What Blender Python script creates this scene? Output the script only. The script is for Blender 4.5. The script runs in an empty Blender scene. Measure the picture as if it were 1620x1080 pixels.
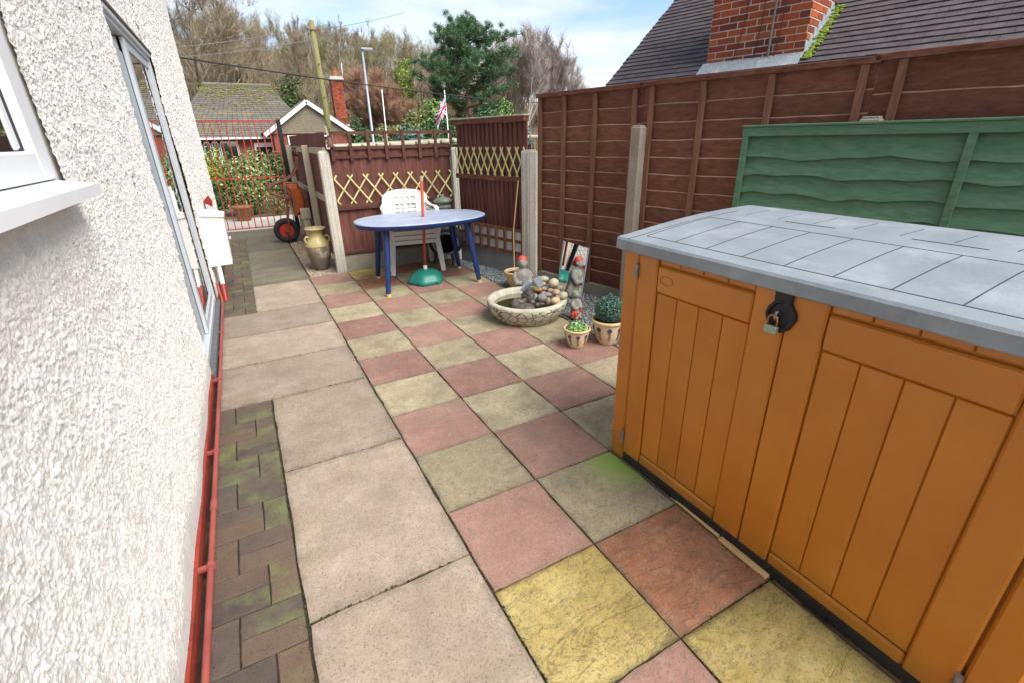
import bpy, math, random
import numpy as np
from mathutils import Vector, Matrix
rng = random.Random(11)
nrng = np.random.default_rng(5)
PI = math.pi
sc = bpy.context.scene
col = sc.collection

# ------------------------------------------------------------------ camera
F_PX, YAW, PITCH, ROLL = 751.015, 0.49326, 0.40339, -0.020458
CAM = Vector((-0.5008, -2.0105, 1.4920))
fwd = Vector((math.sin(YAW)*math.cos(PITCH), math.cos(YAW)*math.cos(PITCH), -math.sin(PITCH)))
r0 = Vector((math.cos(YAW), -math.sin(YAW), 0)); u0 = r0.cross(fwd)
right = r0*math.cos(ROLL) + u0*math.sin(ROLL)
up = right.cross(fwd)
cam = bpy.data.objects.new('camera', bpy.data.cameras.new('camera'))
col.objects.link(cam)
cam.matrix_world = Matrix(((right.x, up.x, -fwd.x, CAM.x), (right.y, up.y, -fwd.y, CAM.y), (right.z, up.z, -fwd.z, CAM.z), (0, 0, 0, 1)))
cam.data.sensor_width = 36.0
cam.data.lens = F_PX/1620*36.0
cam.data.clip_start = 0.02
cam.data.clip_end = 2000
sc.camera = cam

def ray(x, y): return right*((x-810)/F_PX) - up*((y-540)/F_PX) + fwd
def on(axis, v, x, y):
    d = ray(x, y); t = (v-CAM[axis])/d[axis]; return CAM + d*t
def gz(x, y, z=0.0): return on(2, z, x, y)
def gy(x, y, Y): return on(1, Y, x, y)

# ------------------------------------------------------------------ world, sun, exposure
SUN_EL, SUN_AZ = math.radians(50), math.radians(156)     # azimuth measured from +Y towards +X
w = bpy.data.worlds.new('World'); sc.world = w; w.use_nodes = True
nt = w.node_tree; nt.nodes.clear()
wo = nt.nodes.new('ShaderNodeOutputWorld'); bg = nt.nodes.new('ShaderNodeBackground')
sky = nt.nodes.new('ShaderNodeTexSky'); sky.sky_type = 'NISHITA'; sky.sun_disc = False
sky.sun_elevation = SUN_EL; sky.sun_rotation = SUN_AZ; sky.altitude = 50; sky.air_density = 1.0; sky.dust_density = 0.8; sky.ozone_density = 1.6
tc = nt.nodes.new('ShaderNodeTexCoord'); mp = nt.nodes.new('ShaderNodeMapping')
mp.inputs['Scale'].default_value = (1.0, 1.0, 3.6); mp.inputs['Location'].default_value = (0.35, 0.1, 0.25)
cn = nt.nodes.new('ShaderNodeTexNoise'); cn.inputs['Scale'].default_value = 2.4; cn.inputs['Detail'].default_value = 9; cn.inputs['Roughness'].default_value = 0.52; cn.inputs['Distortion'].default_value = 0.3
cr = nt.nodes.new('ShaderNodeValToRGB'); cr.color_ramp.elements[0].position = 0.44; cr.color_ramp.elements[1].position = 0.64
cr.color_ramp.elements[0].color = (0.0, 0.0, 0.0, 1); cr.color_ramp.elements[1].color = (0.95, 0.95, 0.95, 1)
mx = nt.nodes.new('ShaderNodeMix'); mx.data_type = 'RGBA'; mx.inputs[7].default_value = (5.3, 5.3, 5.3, 1)
nt.links.new(tc.outputs['Generated'], mp.inputs['Vector']); nt.links.new(mp.outputs[0], cn.inputs['Vector']); nt.links.new(cn.outputs['Fac'], cr.inputs[0])
nt.links.new(cr.outputs[0], mx.inputs[0]); nt.links.new(sky.outputs[0], mx.inputs[6]); nt.links.new(mx.outputs[2], bg.inputs[0])
bg.inputs[1].default_value = 0.08
nt.links.new(bg.outputs[0], wo.inputs[0])
sl = bpy.data.lights.new('sun', 'SUN'); sl.energy = 2.2; sl.angle = math.radians(45); sl.color = (1.0, 0.94, 0.86)
so = bpy.data.objects.new('sun', sl); col.objects.link(so)
sd = Vector((math.sin(SUN_AZ)*math.cos(SUN_EL), math.cos(SUN_AZ)*math.cos(SUN_EL), math.sin(SUN_EL)))
so.rotation_euler = sd.to_track_quat('Z', 'Y').to_euler(); so.location = (0, 0, 30)
sc.view_settings.view_transform = 'Standard'; sc.view_settings.look = 'None'; sc.view_settings.gamma = 1.0
sc.view_settings.exposure = 1.44
sc.view_settings.use_curve_mapping = False

# ------------------------------------------------------------------ materials
def lin(h):
    h = h.lstrip('#'); v = [int(h[i:i+2], 16)/255 for i in (0, 2, 4)]
    return tuple(c/12.92 if c <= .04045 else ((c+.055)/1.055)**2.4 for c in v)
class NB:
    def __init__(s, name):
        s.m = bpy.data.materials.new(name); s.m.use_nodes = True; s.t = s.m.node_tree; s.n = s.t.nodes
        s.p = s.n['Principled BSDF']
        s.tc = s.n.new('ShaderNodeTexCoord'); s.oi = s.n.new('ShaderNodeObjectInfo')
        a = s.n.new('ShaderNodeVectorMath'); a.operation = 'MULTIPLY_ADD'
        mul = s.n.new('ShaderNodeVectorMath'); mul.operation = 'SCALE'; mul.inputs[0].default_value = (13.1, 37.7, 21.3)
        s.l(s.oi.outputs['Random'], mul.inputs['Scale'])
        ad = s.n.new('ShaderNodeVectorMath'); ad.operation = 'ADD'
        s.n.remove(a)
        s.l(s.tc.outputs['Object'], ad.inputs[0]); s.l(mul.outputs[0], ad.inputs[1]); s.vec = ad.outputs[0]
    def l(s, a, b): s.t.links.new(a, b)
    def mapv(s, scale):
        m = s.n.new('ShaderNodeMapping'); m.inputs['Scale'].default_value = scale; s.l(s.vec, m.inputs[0]); return m.outputs[0]
    def noise(s, scale, detail=6, rough=.6, vec=None, dist=0):
        n = s.n.new('ShaderNodeTexNoise'); n.inputs['Scale'].default_value = scale; n.inputs['Detail'].default_value = detail
        n.inputs['Roughness'].default_value = rough; n.inputs['Distortion'].default_value = dist
        s.l(vec or s.vec, n.inputs['Vector']); return n.outputs['Fac']
    def vor(s, scale, feature='F1', vec=None):
        n = s.n.new('ShaderNodeTexVoronoi'); n.feature = feature; n.inputs['Scale'].default_value = scale
        s.l(vec or s.vec, n.inputs['Vector']); return n.outputs['Distance']
    def ramp(s, fac, stops):
        r = s.n.new('ShaderNodeValToRGB'); e = r.color_ramp.elements
        while len(e) < len(stops): e.new(.5)
        for k, (p, c) in enumerate(stops): e[k].position = p; e[k].color = (*c[:3], 1) if len(c) >= 3 else (c[0],)*3+(1,)
        s.l(fac, r.inputs[0]); return r.outputs[0]
    def mix(s, fac, a, b, mode='MIX'):
        m = s.n.new('ShaderNodeMix'); m.data_type = 'RGBA'; m.blend_type = mode
        for inp, v in ((m.inputs[0], fac), (m.inputs[6], a), (m.inputs[7], b)):
            if isinstance(v, (int, float)): inp.default_value = v
            elif isinstance(v, tuple): inp.default_value = (*v[:3], 1)
            else: s.l(v, inp)
        return m.outputs[2]
    def var(s, c, amt):
        h = s.n.new('ShaderNodeHueSaturation'); mr = s.n.new('ShaderNodeMapRange')
        mr.inputs[3].default_value = 1-amt; mr.inputs[4].default_value = 1+amt
        s.l(s.oi.outputs['Random'], mr.inputs[0]); s.l(mr.outputs[0], h.inputs['Value']); s.l(c, h.inputs['Color']); return h.outputs[0]
    def bump(s, h, strength, dist=.01):
        b = s.n.new('ShaderNodeBump'); b.inputs['Strength'].default_value = strength; b.inputs['Distance'].default_value = dist
        s.l(h, b.inputs['Height'])
        prev = s.p.inputs['Normal'].links
        if prev: s.l(prev[0].from_socket, b.inputs['Normal'])
        s.l(b.outputs[0], s.p.inputs['Normal'])
    def fin(s, c, rough=.7, metal=0, spec=.4):
        if isinstance(c, tuple): s.p.inputs['Base Color'].default_value = (*c[:3], 1)
        else: s.l(c, s.p.inputs['Base Color'])
        s.p.inputs['Roughness'].default_value = rough; s.p.inputs['Metallic'].default_value = metal; s.p.inputs['Specular IOR Level'].default_value = spec
        return s.m
def simple(name, c1, c2, scale=6, rough=.7, bump=.2, bscale=60, rnd=0, metal=0, spec=.4, stretch=None, dirt=None, dscale=3, dpos=(.55, .75), bdist=.01):
    b = NB(name); v = b.mapv(stretch) if stretch else None
    c = b.ramp(b.noise(scale, 7, .6, v), [(.32, lin(c1)), (.68, lin(c2))])
    if dirt: c = b.mix(b.ramp(b.noise(dscale, 6, .65), [(dpos[0], (0,)), (dpos[1], (1,))]), c, lin(dirt))
    if rnd: c = b.var(c, rnd)
    if bump: b.bump(b.noise(bscale, 6, .65, v), bump, bdist)
    return b.fin(c, rough, metal, spec)

MAT = {}
def slabmat(name, c1, c2, c3, dirt, riven=0, moss=0):
    b = NB(name)
    c = b.ramp(b.noise(5, 8, .7), [(.3, lin(c1)), (.5, lin(c2)), (.7, lin(c3))])
    fine = b.noise(130, 3, .7)
    c = b.mix(b.ramp(fine, [(.38, (.8,)), (.46, (0,))]), c, b.mix(.6, c, (0.03, .028, .025)))           # dark specks
    c = b.mix(b.ramp(b.noise(95, 2, .5), [(.67, (0,)), (.73, (.3,))]), c, (0.5, .47, .42))               # pale specks
    c = b.mix(b.ramp(b.noise(5.5, 12, .78), [(.48, (0,)), (.66, (.5,))]), c, lin(dirt)); c = b.mix(b.ramp(b.noise(24, 10, .8), [(.54, (0,)), (.68, (.42,))]), c, b.mix(.4, c, (.62, .58, .5)))                  # grime patches
    if moss and moss != 'corner': c = b.mix(b.ramp(b.noise(2.2, 7, .6), [(.55, (0,)), (.75, (moss,))]), c, lin('#7d8440'))
    gm = b.n.new('ShaderNodeVectorMath'); gm.operation = 'SUBTRACT'; gm.inputs[1].default_value = (.5, .5, .5); b.l(b.tc.outputs['Generated'], gm.inputs[0])
    ab = b.n.new('ShaderNodeVectorMath'); ab.operation = 'ABSOLUTE'; b.l(gm.outputs[0], ab.inputs[0])
    sp = b.n.new('ShaderNodeSeparateXYZ'); b.l(ab.outputs[0], sp.inputs[0])
    mxn = b.n.new('ShaderNodeMath'); mxn.operation = 'MAXIMUM'; b.l(sp.outputs[0], mxn.inputs[0]); b.l(sp.outputs[1], mxn.inputs[1])
    en = b.n.new('ShaderNodeMath'); en.operation = 'MULTIPLY_ADD'; en.inputs[1].default_value = .16; b.l(b.noise(16, 6, .7), en.inputs[0]); b.l(mxn.outputs[0], en.inputs[2])
    c = b.mix(b.ramp(en.outputs[0], [(.535, (0,)), (.60, (.62,))]), c, lin('#5a5647'))                  # dirt and algae gathered along the joints
    c = b.mix(b.ramp(b.noise(42, 6, .8), [(.34, (.75,)), (.47, (0,))]), c, lin(dirt))
    if moss == 'corner':
        dv = b.n.new('ShaderNodeVectorMath'); dv.operation = 'DISTANCE'; dv.inputs[1].default_value = (.25, .15, 0); b.l(b.tc.outputs['Object'], dv.inputs[0])
        dn = b.n.new('ShaderNodeMath'); dn.operation = 'MULTIPLY_ADD'; dn.inputs[1].default_value = .34; b.l(b.noise(26, 8, .8), dn.inputs[0]); b.l(dv.outputs['Value'], dn.inputs[2])
        c = b.mix(b.ramp(dn.outputs[0], [(.29, (.85,)), (.43, (0,))]), c, lin('#7f9c48'))
    if name == 'slab_pink':
        fd = b.n.new('ShaderNodeMath'); fd.operation = 'MULTIPLY'; fd.inputs[1].default_value = .28; b.l(b.oi.outputs['Random'], fd.inputs[0]); c = b.mix(fd.outputs[0], c, lin('#8c7664'))
    c = b.var(c, .13)
    b.bump(fine, .2, .003); b.bump(b.noise(22, 6, .7), .3, .006)
    if riven:
        vv = b.mapv((1, 2.6, 1)); b.bump(b.ramp(b.noise(4.5, 6, .6, vv, 1.4), [(.36, (0,)), (.40, (.5,)), (.60, (.56,)), (.63, (1,))]), .6*riven, .009)
        vn = b.ramp(b.noise(3.2, 5, .6, vv, 1.2), [(.455, (0,)), (.468, (.6,)), (.482, (0,))]); c = b.mix(vn, c, lin('#5b5140'))
    return b.fin(c, .85, 0, .25)
MAT['cream'] = slabmat('slab_cream', '#857d66', '#a0957a', '#b3a88c', '#6b6553', 0, .10)
MAT['creammoss'] = slabmat('slab_cream_algae', '#857d66', '#9c9177', '#aca186', '#6b6553', 0, 'corner')
MAT['pink'] = slabmat('slab_pink', '#84655b', '#997468', '#a58479', '#70605a', 0)
MAT['yellow'] = slabmat('slab_yellow', '#978449', '#ac995c', '#bbab75', '#6f6849', 1, .22)
MAT['redriven'] = slabmat('slab_red_riven', '#84583f', '#9b6a50', '#a87b60', '#676050', 1, .15)
MAT['concrete'] = slabmat('slab_concrete', '#8f8071', '#9f9080', '#ae9f90', '#82776b', 0, .10)
MAT['oldconc'] = slabmat('slab_old', '#625f54', '#716d60', '#7f7a69', '#595d46', 0, .4)
def brickpave():
    b = NB('paving_brick')
    c = b.ramp(b.oi.outputs['Random'], [(0, lin('#4c4743')), (.35, lin('#5f5047')), (.6, lin('#524e49')), (.8, lin('#685648')), (1, lin('#4f5450'))])
    c = b.mix(b.ramp(b.noise(9, 7, .7), [(.35, (0,)), (.7, (.55,))]), c, lin('#766558'))
    c = b.mix(b.ramp(b.noise(4, 7, .65), [(.5, (0,)), (.68, (.75,))]), c, lin('#75804a'))
    c = b.mix(b.ramp(b.noise(140, 2, .6), [(.33, (.5,)), (.42, (0,))]), c, (0.03, .03, .028))
    b.bump(b.noise(90, 4, .7), .5, .004)
    return b.fin(c, .85, 0, .25)
MAT['pbrick'] = brickpave()
MAT['joint'] = simple('joint_sand', '#29251e', '#4a4336', 14, .95, .7, 160, dirt='#5a6634', dscale=7)
MAT['gravel_bed'] = simple('gravel_bed', '#5b5750', '#8b867a', 60, .95, .6, 150)
MAT['jointmoss'] = simple('joint_moss', '#2b2a1c', '#4b5230', 9, .95, .6, 120)
def gravelmat(name, stops):
    b = NB(name)
    g = b.n.new('ShaderNodeNewGeometry')
    c = b.ramp(g.outputs['Random Per Island'], stops)
    return b.fin(c, .75, 0, .35)
MAT['gravel_blue'] = gravelmat('gravel_blue', [(0, lin('#4f585c')), (.4, lin('#7f8b8f')), (.7, lin('#a5abab')), (1, lin('#5f6a72'))])
MAT['gravel_pea'] = gravelmat('gravel_pea', [(0, lin('#7d6a58')), (.35, lin('#b09a86')), (.6, lin('#8f8378')), (.8, lin('#c9bbaa')), (1, lin('#6d5d52'))])
def roughcast():
    b = NB('roughcast')
    c = b.ramp(b.noise(14, 6, .65), [(.3, lin('#d8d5cd')), (.6, lin('#e4e1db'))])
    c = b.mix(b.ramp(b.noise(190, 3, .6), [(.30, (.5,)), (.38, (0,))]), c, lin('#a8a196'))
    c = b.mix(b.ramp(b.noise(3.0, 6, .6), [(.62, (0,)), (.8, (.35,))]), c, lin('#c9c3b2'))
    b.bump(b.noise(140, 6, .75), .6, .005)
    return b.fin(c, .9, 0, .2)
MAT['roughcast'] = roughcast()
MAT['redpaint'] = simple('red_plinth_paint', '#8e3527', '#a8432f', 9, .7, .5, 50, dirt='#6b3026', dscale=8)
MAT['pipe'] = simple('red_pipe_paint', '#964740', '#a6584e', 10, .5, .15, 80)
MAT['redgloss'] = simple('red_gloss', '#932a22', '#a83228', 10, .45, .1, 60)
MAT['upvc'] = simple('white_upvc', '#eceef0', '#f4f5f7', 4, .3, .02, 60, spec=.5)
MAT['whitebox'] = simple('white_box_paint', '#dfe0de', '#ebebe8', 5, .5, .15, 90, dirt='#cfcfca', dscale=6)
MAT['alu'] = simple('aluminium', '#c9d0d6', '#d6dce1', 12, .38, .05, 90, metal=.2)
MAT['alupanel'] = simple('grey_panel', '#b0b9bd', '#bac3c6', 3, .4, .02, 50)
MAT['black'] = simple('black_plastic', '#1d1e20', '#28292b', 20, .5, .15, 120)
MAT['threshold'] = simple('slate_threshold', '#56595c', '#707376', 30, .8, .4, 120)
MAT['brownsoffit'] = simple('brown_soffit', '#5f4e43', '#766253', 20, .7, .3, 60)
def glassmat(name, tint, rough=.02):
    b = NB(name); m = b.fin(tint, rough, 0, 1.0); b.p.inputs['IOR'].default_value = 1.9; b.p.inputs['Coat Weight'].default_value = 1.0; b.p.inputs['Coat Roughness'].default_value = .01; return m
MAT['glass'] = glassmat('dark_glass', (.018, .022, .024))
MAT['gasket'] = simple('gasket', '#15151c', '#1d1d26', 10, .6, 0)
MAT['mirror'] = NB('mirror_glass').fin((.86, .88, .88), .015, 1.0, .5)
def woodmat(name, c1, c2, c3, rough=.75, moss=None, rnd=.14, axis=0, mosspos=(.6, .8)):
    b = NB(name); st = [9, 9, 9]; st[axis] = .7; v = b.mapv(tuple(st))
    c = b.ramp(b.noise(4, 8, .65, v, .6), [(.28, lin(c1)), (.5, lin(c2)), (.75, lin(c3))])
    kn = b.ramp(b.vor(3.2, vec=b.mapv(tuple(1.0 if k == axis else 2.4 for k in range(3)))), [(.05, (1,)), (.10, (0,))])
    c = b.mix(b.mix(.6, (0, 0, 0), kn), c, lin(c1))
    if moss: c = b.mix(b.ramp(b.noise(3.5, 7, .65), [(mosspos[0], (0,)), (mosspos[1], (.7,))]), c, lin(moss))
    c = b.var(c, rnd)
    b.bump(b.noise(7, 8, .7, v), .45, .006)
    return b.fin(c, rough, 0, .25)
MAT['board_x'] = woodmat('brown_board', '#5f3b2e', '#764b3b', '#8a5e4d', .72, '#7d6c44', .16, 1, (.62, .85))
MAT['board_z'] = woodmat('brown_closeboard', '#53322d', '#69423a', '#7b544b', .75, None, .12, 2)
MAT['wornedge'] = woodmat('worn_board_edge', '#8a6752', '#a5866f', '#bba189', .8, None, .1, 1)
MAT['batten'] = woodmat('brown_batten', '#60402f', '#7d5743', '#957058', .75, '#6b6a3c', .12, 2)
MAT['rail_x'] = woodmat('brown_rail', '#432821', '#583830', '#6c4a40', .75, '#6f6a48', .1, 0)
MAT['rail_y'] = woodmat('brown_fence_rail', '#4d2c22', '#6d4434', '#856050', .75, '#6f6a48', .1, 1)
MAT['green'] = woodmat('green_board', '#4c7056', '#5b8064', '#6a9073', .62, None, .06, 1)
MAT['lattice'] = woodmat('yellow_lattice', '#b3a86a', '#c8bf85', '#d6cf9e', .7, '#a0a84a', .1, 2, (.5, .75))
MAT['palewood'] = woodmat('pale_wood', '#938a76', '#aaa18c', '#b9b09c', .8, '#8c8f66', .08, 2)
MAT['newwood'] = woodmat('new_wood', '#c9a368', '#d9b981', '#e2c793', .7, None, .08, 1)
MAT['pole'] = woodmat('green_pole', '#6f6d42', '#807d50', '#938e64', .8, '#66702f', .05, 2)
def concpost(name, c1, c2, moss):
    b = NB(name)
    c = b.ramp(b.noise(7, 8, .7), [(.3, lin(c1)), (.7, lin(c2))])
    c = b.mix(b.ramp(b.noise(120, 3, .6), [(.34, (.6,)), (.44, (0,))]), c, lin('#4d4a44'))
    c = b.mix(b.ramp(b.noise(3.3, 7, .65), [(.55, (0,)), (.78, (.6,))]), c, lin(moss))
    b.bump(b.noise(110, 5, .7), .6, .006)
    return b.fin(c, .9, 0, .2)
MAT['post_pale'] = concpost('pale_concrete', '#b9b4a8', '#cbc7bc', '#a3a089')
MAT['post_agg'] = concpost('aggregate_concrete', '#94887a', '#aa9e8f', '#7f7a66')
MAT['gravelboard'] = concpost('gravel_board', '#8f8a7c', '#a29c8c', '#7f8060')
MAT['gravelboard_grey'] = concpost('gravel_board_grey', '#878a8a', '#9b9d9c', '#74786a')
def plasticshed():
    b = NB('orange_plastic')
    c = b.ramp(b.noise(2.2, 5, .55), [(.3, lin('#b36c20')), (.7, lin('#c67e2a'))])
    c = b.mix(b.ramp(b.noise(1.3, 4, .5, b.mapv((1, 1.5, 3))), [(.5, (0,)), (.8, (.25,))]), c, lin('#c08a3f'))
    sz = b.n.new('ShaderNodeSeparateXYZ'); b.l(b.tc.outputs['Object'], sz.inputs[0])
    dz = b.n.new('ShaderNodeMath'); dz.operation = 'MULTIPLY_ADD'; dz.inputs[1].default_value = .34; b.l(b.noise(9, 7, .7, b.mapv((1, 1, .25))), dz.inputs[0]); b.l(sz.outputs[2], dz.inputs[2])
    c = b.mix(b.ramp(dz.outputs[0], [(.18, (.55,)), (.33, (0,))]), c, lin('#75642e'))                 # splashed dirt and algae low down
    c = b.mix(b.ramp(b.noise(7, 3, .5), [(.72, (0,)), (.80, (.3,))]), c, lin('#dcb27a'))
    b.bump(b.noise(260, 4, .6), .12, .002); b.bump(b.noise(9, 5, .6, b.mapv((9, 9, .5))), .05, .006)
    return b.fin(c, .27, 0, .5)
MAT['orange'] = plasticshed()
MAT['lid'] = simple('grey_lid_plastic', '#7a838b', '#8f989f', 3.5, .5, .25, 160, dirt='#a4acb2', dscale=5, dpos=(.5, .8), spec=.4)
MAT['lidgroove'] = simple('lid_groove', '#33383e', '#40464d', 8, .7, 0)  # dark tone; on the lid it paints the shade inside grooves
MAT['steel'] = simple('worn_steel', '#7d7c80', '#98979a', 40, .4, .2, 150, metal=.7)
MAT['lockbody'] = simple('padlock_body', '#a9a68f', '#8fa99a', 60, .4, .2, 150, metal=.6)
MAT['shackle'] = simple('padlock_shackle', '#a05f3c', '#b98a5e', 60, .4, .2, 150, metal=.7)
MAT['tabletop'] = simple('table_top_blue', '#93a0b8', '#a6b1c6', 5, .42, .12, 90, dirt='#b9c2d0', dscale=7, dpos=(.5, .75))
MAT['tableblue'] = simple('table_blue', '#182c5a', '#21386c', 6, .42, .1, 80, dirt='#3a5488', dscale=9, dpos=(.58, .85))
MAT['chair'] = simple('chair_white', '#dddcd6', '#e8e7e2', 5, .42, .06, 80, dirt='#cbc7ba', dscale=6)
MAT['teal'] = simple('teal_plastic', '#1d7468', '#2a8577', 6, .38, .08, 90, dirt='#3f998a', dscale=7)
MAT['pole_red'] = simple('rusty_red_pole', '#9c3e2c', '#b2543c', 14, .55, .2, 70)
MAT['castiron'] = simple('cast_iron', '#24272a', '#3a3f43', 14, .55, .3, 70)
MAT['ironcap'] = simple('iron_cap_green', '#5b6455', '#7d8578', 14, .6, .3, 70)
MAT['rust'] = simple('rusty_tube', '#5c3a30', '#7c5142', 24, .65, .4, 90)
MAT['tray'] = simple('orange_tray', '#93400f', '#aa5218', 8, .6, .3, 50, dirt='#7c4630', dscale=7)
MAT['rubber'] = simple('tyre_rubber', '#1b1b1c', '#292929', 20, .8, .3, 90)
MAT['gatered'] = simple('gate_red', '#a83a30', '#c25348', 30, .5, .25, 120, dirt='#8a4a3c', dscale=20)
MAT['gateblack'] = simple('gate_black', '#151618', '#222326', 20, .5, .15, 80)
MAT['jarbody'] = simple('jar_body', '#6f6254', '#8a7c6c', 9, .85, .5, 60, dirt='#b5a894', dscale=9, dpos=(.52, .62))
MAT['jarglaze'] = simple('jar_glaze', '#a89a64', '#b8ab7c', 8, .35, .1, 50)
MAT['potglaze'] = simple('pot_glaze', '#d2bf9c', '#dfd0b2', 6, .28, .05, 40, dirt='#c09c66', dscale=6, dpos=(.6, .85))
MAT['potyellow'] = simple('pot_yellow', '#bfa467', '#d0b980', 6, .35, .1, 40, dirt='#7d5a2c', dscale=7, dpos=(.66, .72))
MAT['potrim'] = simple('pot_rim', '#c9a877', '#d7bb8d', 6, .3, .05, 40)
MAT['potblue'] = simple('pot_motif', '#3c3a66', '#56517c', 50, .35, 0)
MAT['potstem'] = simple('pot_motif_stem', '#8a744c', '#9a845c', 50, .4, 0)
MAT['terracotta'] = simple('terracotta', '#80583a', '#97704e', 7, .7, .2, 50)
MAT['soil'] = simple('soil', '#1f1a15', '#342b22', 30, .95, .8, 60)
def pondstone():
    b = NB('pond_stone')
    c = b.ramp(b.noise(12, 7, .7), [(.3, lin('#9f9a88')), (.7, lin('#c9c4b2'))])
    n = b.n.new('ShaderNodeTexVoronoi'); n.feature = 'DISTANCE_TO_EDGE'; n.inputs['Scale'].default_value = 13
    wv = b.n.new('ShaderNodeVectorMath'); wv.operation = 'ADD'
    nn = b.n.new('ShaderNodeTexNoise'); nn.inputs['Scale'].default_value = 14; b.l(b.vec, nn.inputs['Vector'])
    sv = b.n.new('ShaderNodeVectorMath'); sv.operation = 'SCALE'; sv.inputs['Scale'].default_value = .05
    b.l(nn.outputs['Color'], sv.inputs[0]); b.l(b.mapv((1, 1, 1.5)), wv.inputs[0]); b.l(sv.outputs[0], wv.inputs[1]); b.l(wv.outputs[0], n.inputs['Vector'])
    cr_ = b.ramp(n.outputs['Distance'], [(.012, (1,)), (.045, (0,))])
    c = b.mix(cr_, c, lin('#5b564a'))
    c = b.mix(b.ramp(b.noise(5, 6, .6), [(.55, (0,)), (.75, (.6,))]), c, lin('#837f62'))
    b.bump(b.ramp(n.outputs['Distance'], [(0, (0,)), (.07, (1,))]), .9, .012); b.bump(b.noise(70, 5, .7), .35, .005)
    return b.fin(c, .85, 0, .25)
MAT['pondstone'] = pondstone()
MAT['pondrim'] = simple('pond_rim', '#a39f8e', '#c6c2b2', 14, .85, .5, 80, dirt='#7e7c64', dscale=6)
MAT['darkstone'] = simple('wet_dark_stone', '#37342f', '#6d675d', 16, .5, .6, 60, dirt='#9a9486', dscale=14)
MAT['statue'] = simple('grey_statue', '#7c7872', '#a29e97', 18, .9, .6, 60, dirt='#5a5650', dscale=14)
MAT['redcap'] = simple('red_cap', '#c03b2c', '#d65a48', 14, .55, .3, 60)
MAT['greencap'] = simple('green_cap', '#5c8a62', '#79a37c', 20, .6, .3, 60)
MAT['water'] = glassmat('green_water', (.045, .05, .012), .04)
def rockmat():
    b = NB('cobble')
    c = b.ramp(b.oi.outputs['Random'], [(0, lin('#8c8a82')), (.2, lin('#c3b9a0')), (.4, lin('#a99684')), (.6, lin('#cdc5ae')), (.8, lin('#8b857c')), (1, lin('#b98f5e'))])
    c = b.mix(b.ramp(b.noise(22, 6, .65), [(.4, (0,)), (.7, (.5,))]), c, lin('#9c9484'))
    b.bump(b.noise(40, 5, .6), .15, .004)
    return b.fin(c, .6, 0, .35)
MAT['rock'] = rockmat()
def foliage(name, stops, rough=.6):
    b = NB(name); g = b.n.new('ShaderNodeNewGeometry')
    c = b.ramp(g.outputs['Random Per Island'], [(p, lin(h)) for p, h in stops]); m = b.fin(c, rough, 0, .3)
    b.p.inputs['Subsurface Weight'].default_value = 0
    return m
MAT['leaf_ball'] = foliage('topiary_leaf', [(0, '#2b4a42'), (.5, '#4a7064'), (.85, '#6d9184'), (1, '#8fae9f')])
MAT['leaf_small'] = foliage('small_plant_leaf', [(0, '#4f7a3e'), (.5, '#7da562'), (1, '#b4cf97')])
MAT['leaf_dark'] = foliage('dark_shrub_leaf', [(0, '#22391f'), (.5, '#3d5c34'), (1, '#5f8050')])
MAT['leaf_var'] = foliage('variegated_leaf', [(0, '#3f5f35'), (.5, '#6f8c50'), (.85, '#98a96c'), (1, '#c3cb9c')])
MAT['leaf_gold'] = foliage('golden_leaf', [(0, '#5f6c24'), (.4, '#8c9030'), (1, '#b9ae40')])
MAT['leaf_yelgreen'] = foliage('yellow_green_leaf', [(0, '#3f5a24'), (.5, '#66802f'), (1, '#9aa544')])
MAT['leaf_lime'] = foliage('lime_leaf', [(0, '#4f6f34'), (.5, '#6f9048'), (1, '#9ab56a')])
MAT['leaf_pine'] = foliage('pine_needle', [(0, '#2c4630'), (.5, '#486a48'), (.9, '#6b9060'), (1, '#8fac74')])
MAT['leaf_ivy'] = foliage('ivy_leaf', [(0, '#233c22'), (.5, '#3c5a30'), (1, '#66803f')])
MAT['leaf_olive'] = foliage('olive_leaf', [(0, '#4c5530'), (.5, '#76794a'), (1, '#a09a66')])
MAT['twig_rust'] = foliage('rusty_twig', [(0, '#7d5a48'), (.5, '#a07a62'), (1, '#bd9a80')])
MAT['twig_brown'] = foliage('brown_twig', [(0, '#6b5d4a'), (.5, '#8d7d66'), (1, '#b0a187')])
MAT['twig_purple'] = foliage('purple_twig', [(0, '#7a6c68'), (.5, '#9a8b86'), (1, '#bcaea6')])
MAT['twig_olive'] = foliage('olive_twig', [(0, '#6c654c'), (.5, '#8d8666'), (1, '#b0a886')])
MAT['bark'] = simple('bark', '#51463a', '#786a58', 8, .9, .6, 30)
MAT['bark_pale'] = simple('pale_bark', '#9f978a', '#c4bdb0', 8, .9, .5, 30)
MAT['bark_pine'] = simple('pine_bark', '#6b4a38', '#8d6750', 8, .9, .6, 30)
MAT['hill'] = simple('hillside_soil', '#5f543e', '#7d7256', .35, .95, .6, 2, dirt='#66683f', dscale=.12)
MAT['road'] = simple('asphalt', '#4d4d4d', '#5d5c5a', 3, .95, .5, 80)
MAT['paleconc'] = simple('pale_concrete_path', '#b5ada3', '#c9c1b6', 4, .9, .4, 60)
def tilemat(name, a, b_, c3, mosscol=None, mpos=(.5, .7)):
    b = NB(name)
    c = b.ramp(b.noise(6, 7, .7), [(.3, lin(a)), (.5, lin(b_)), (.72, lin(c3))])
    if mosscol: c = b.mix(b.ramp(b.noise(.9, 7, .7), [(mpos[0], (0,)), (mpos[1], (.85,))]), c, lin(mosscol))
    c = b.var(c, .10); b.bump(b.noise(40, 5, .7), .4, .006)
    return b.fin(c, .8, 0, .3)
MAT['tile'] = tilemat('plain_tile', '#443e40', '#534c4f', '#645d5f')
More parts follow.
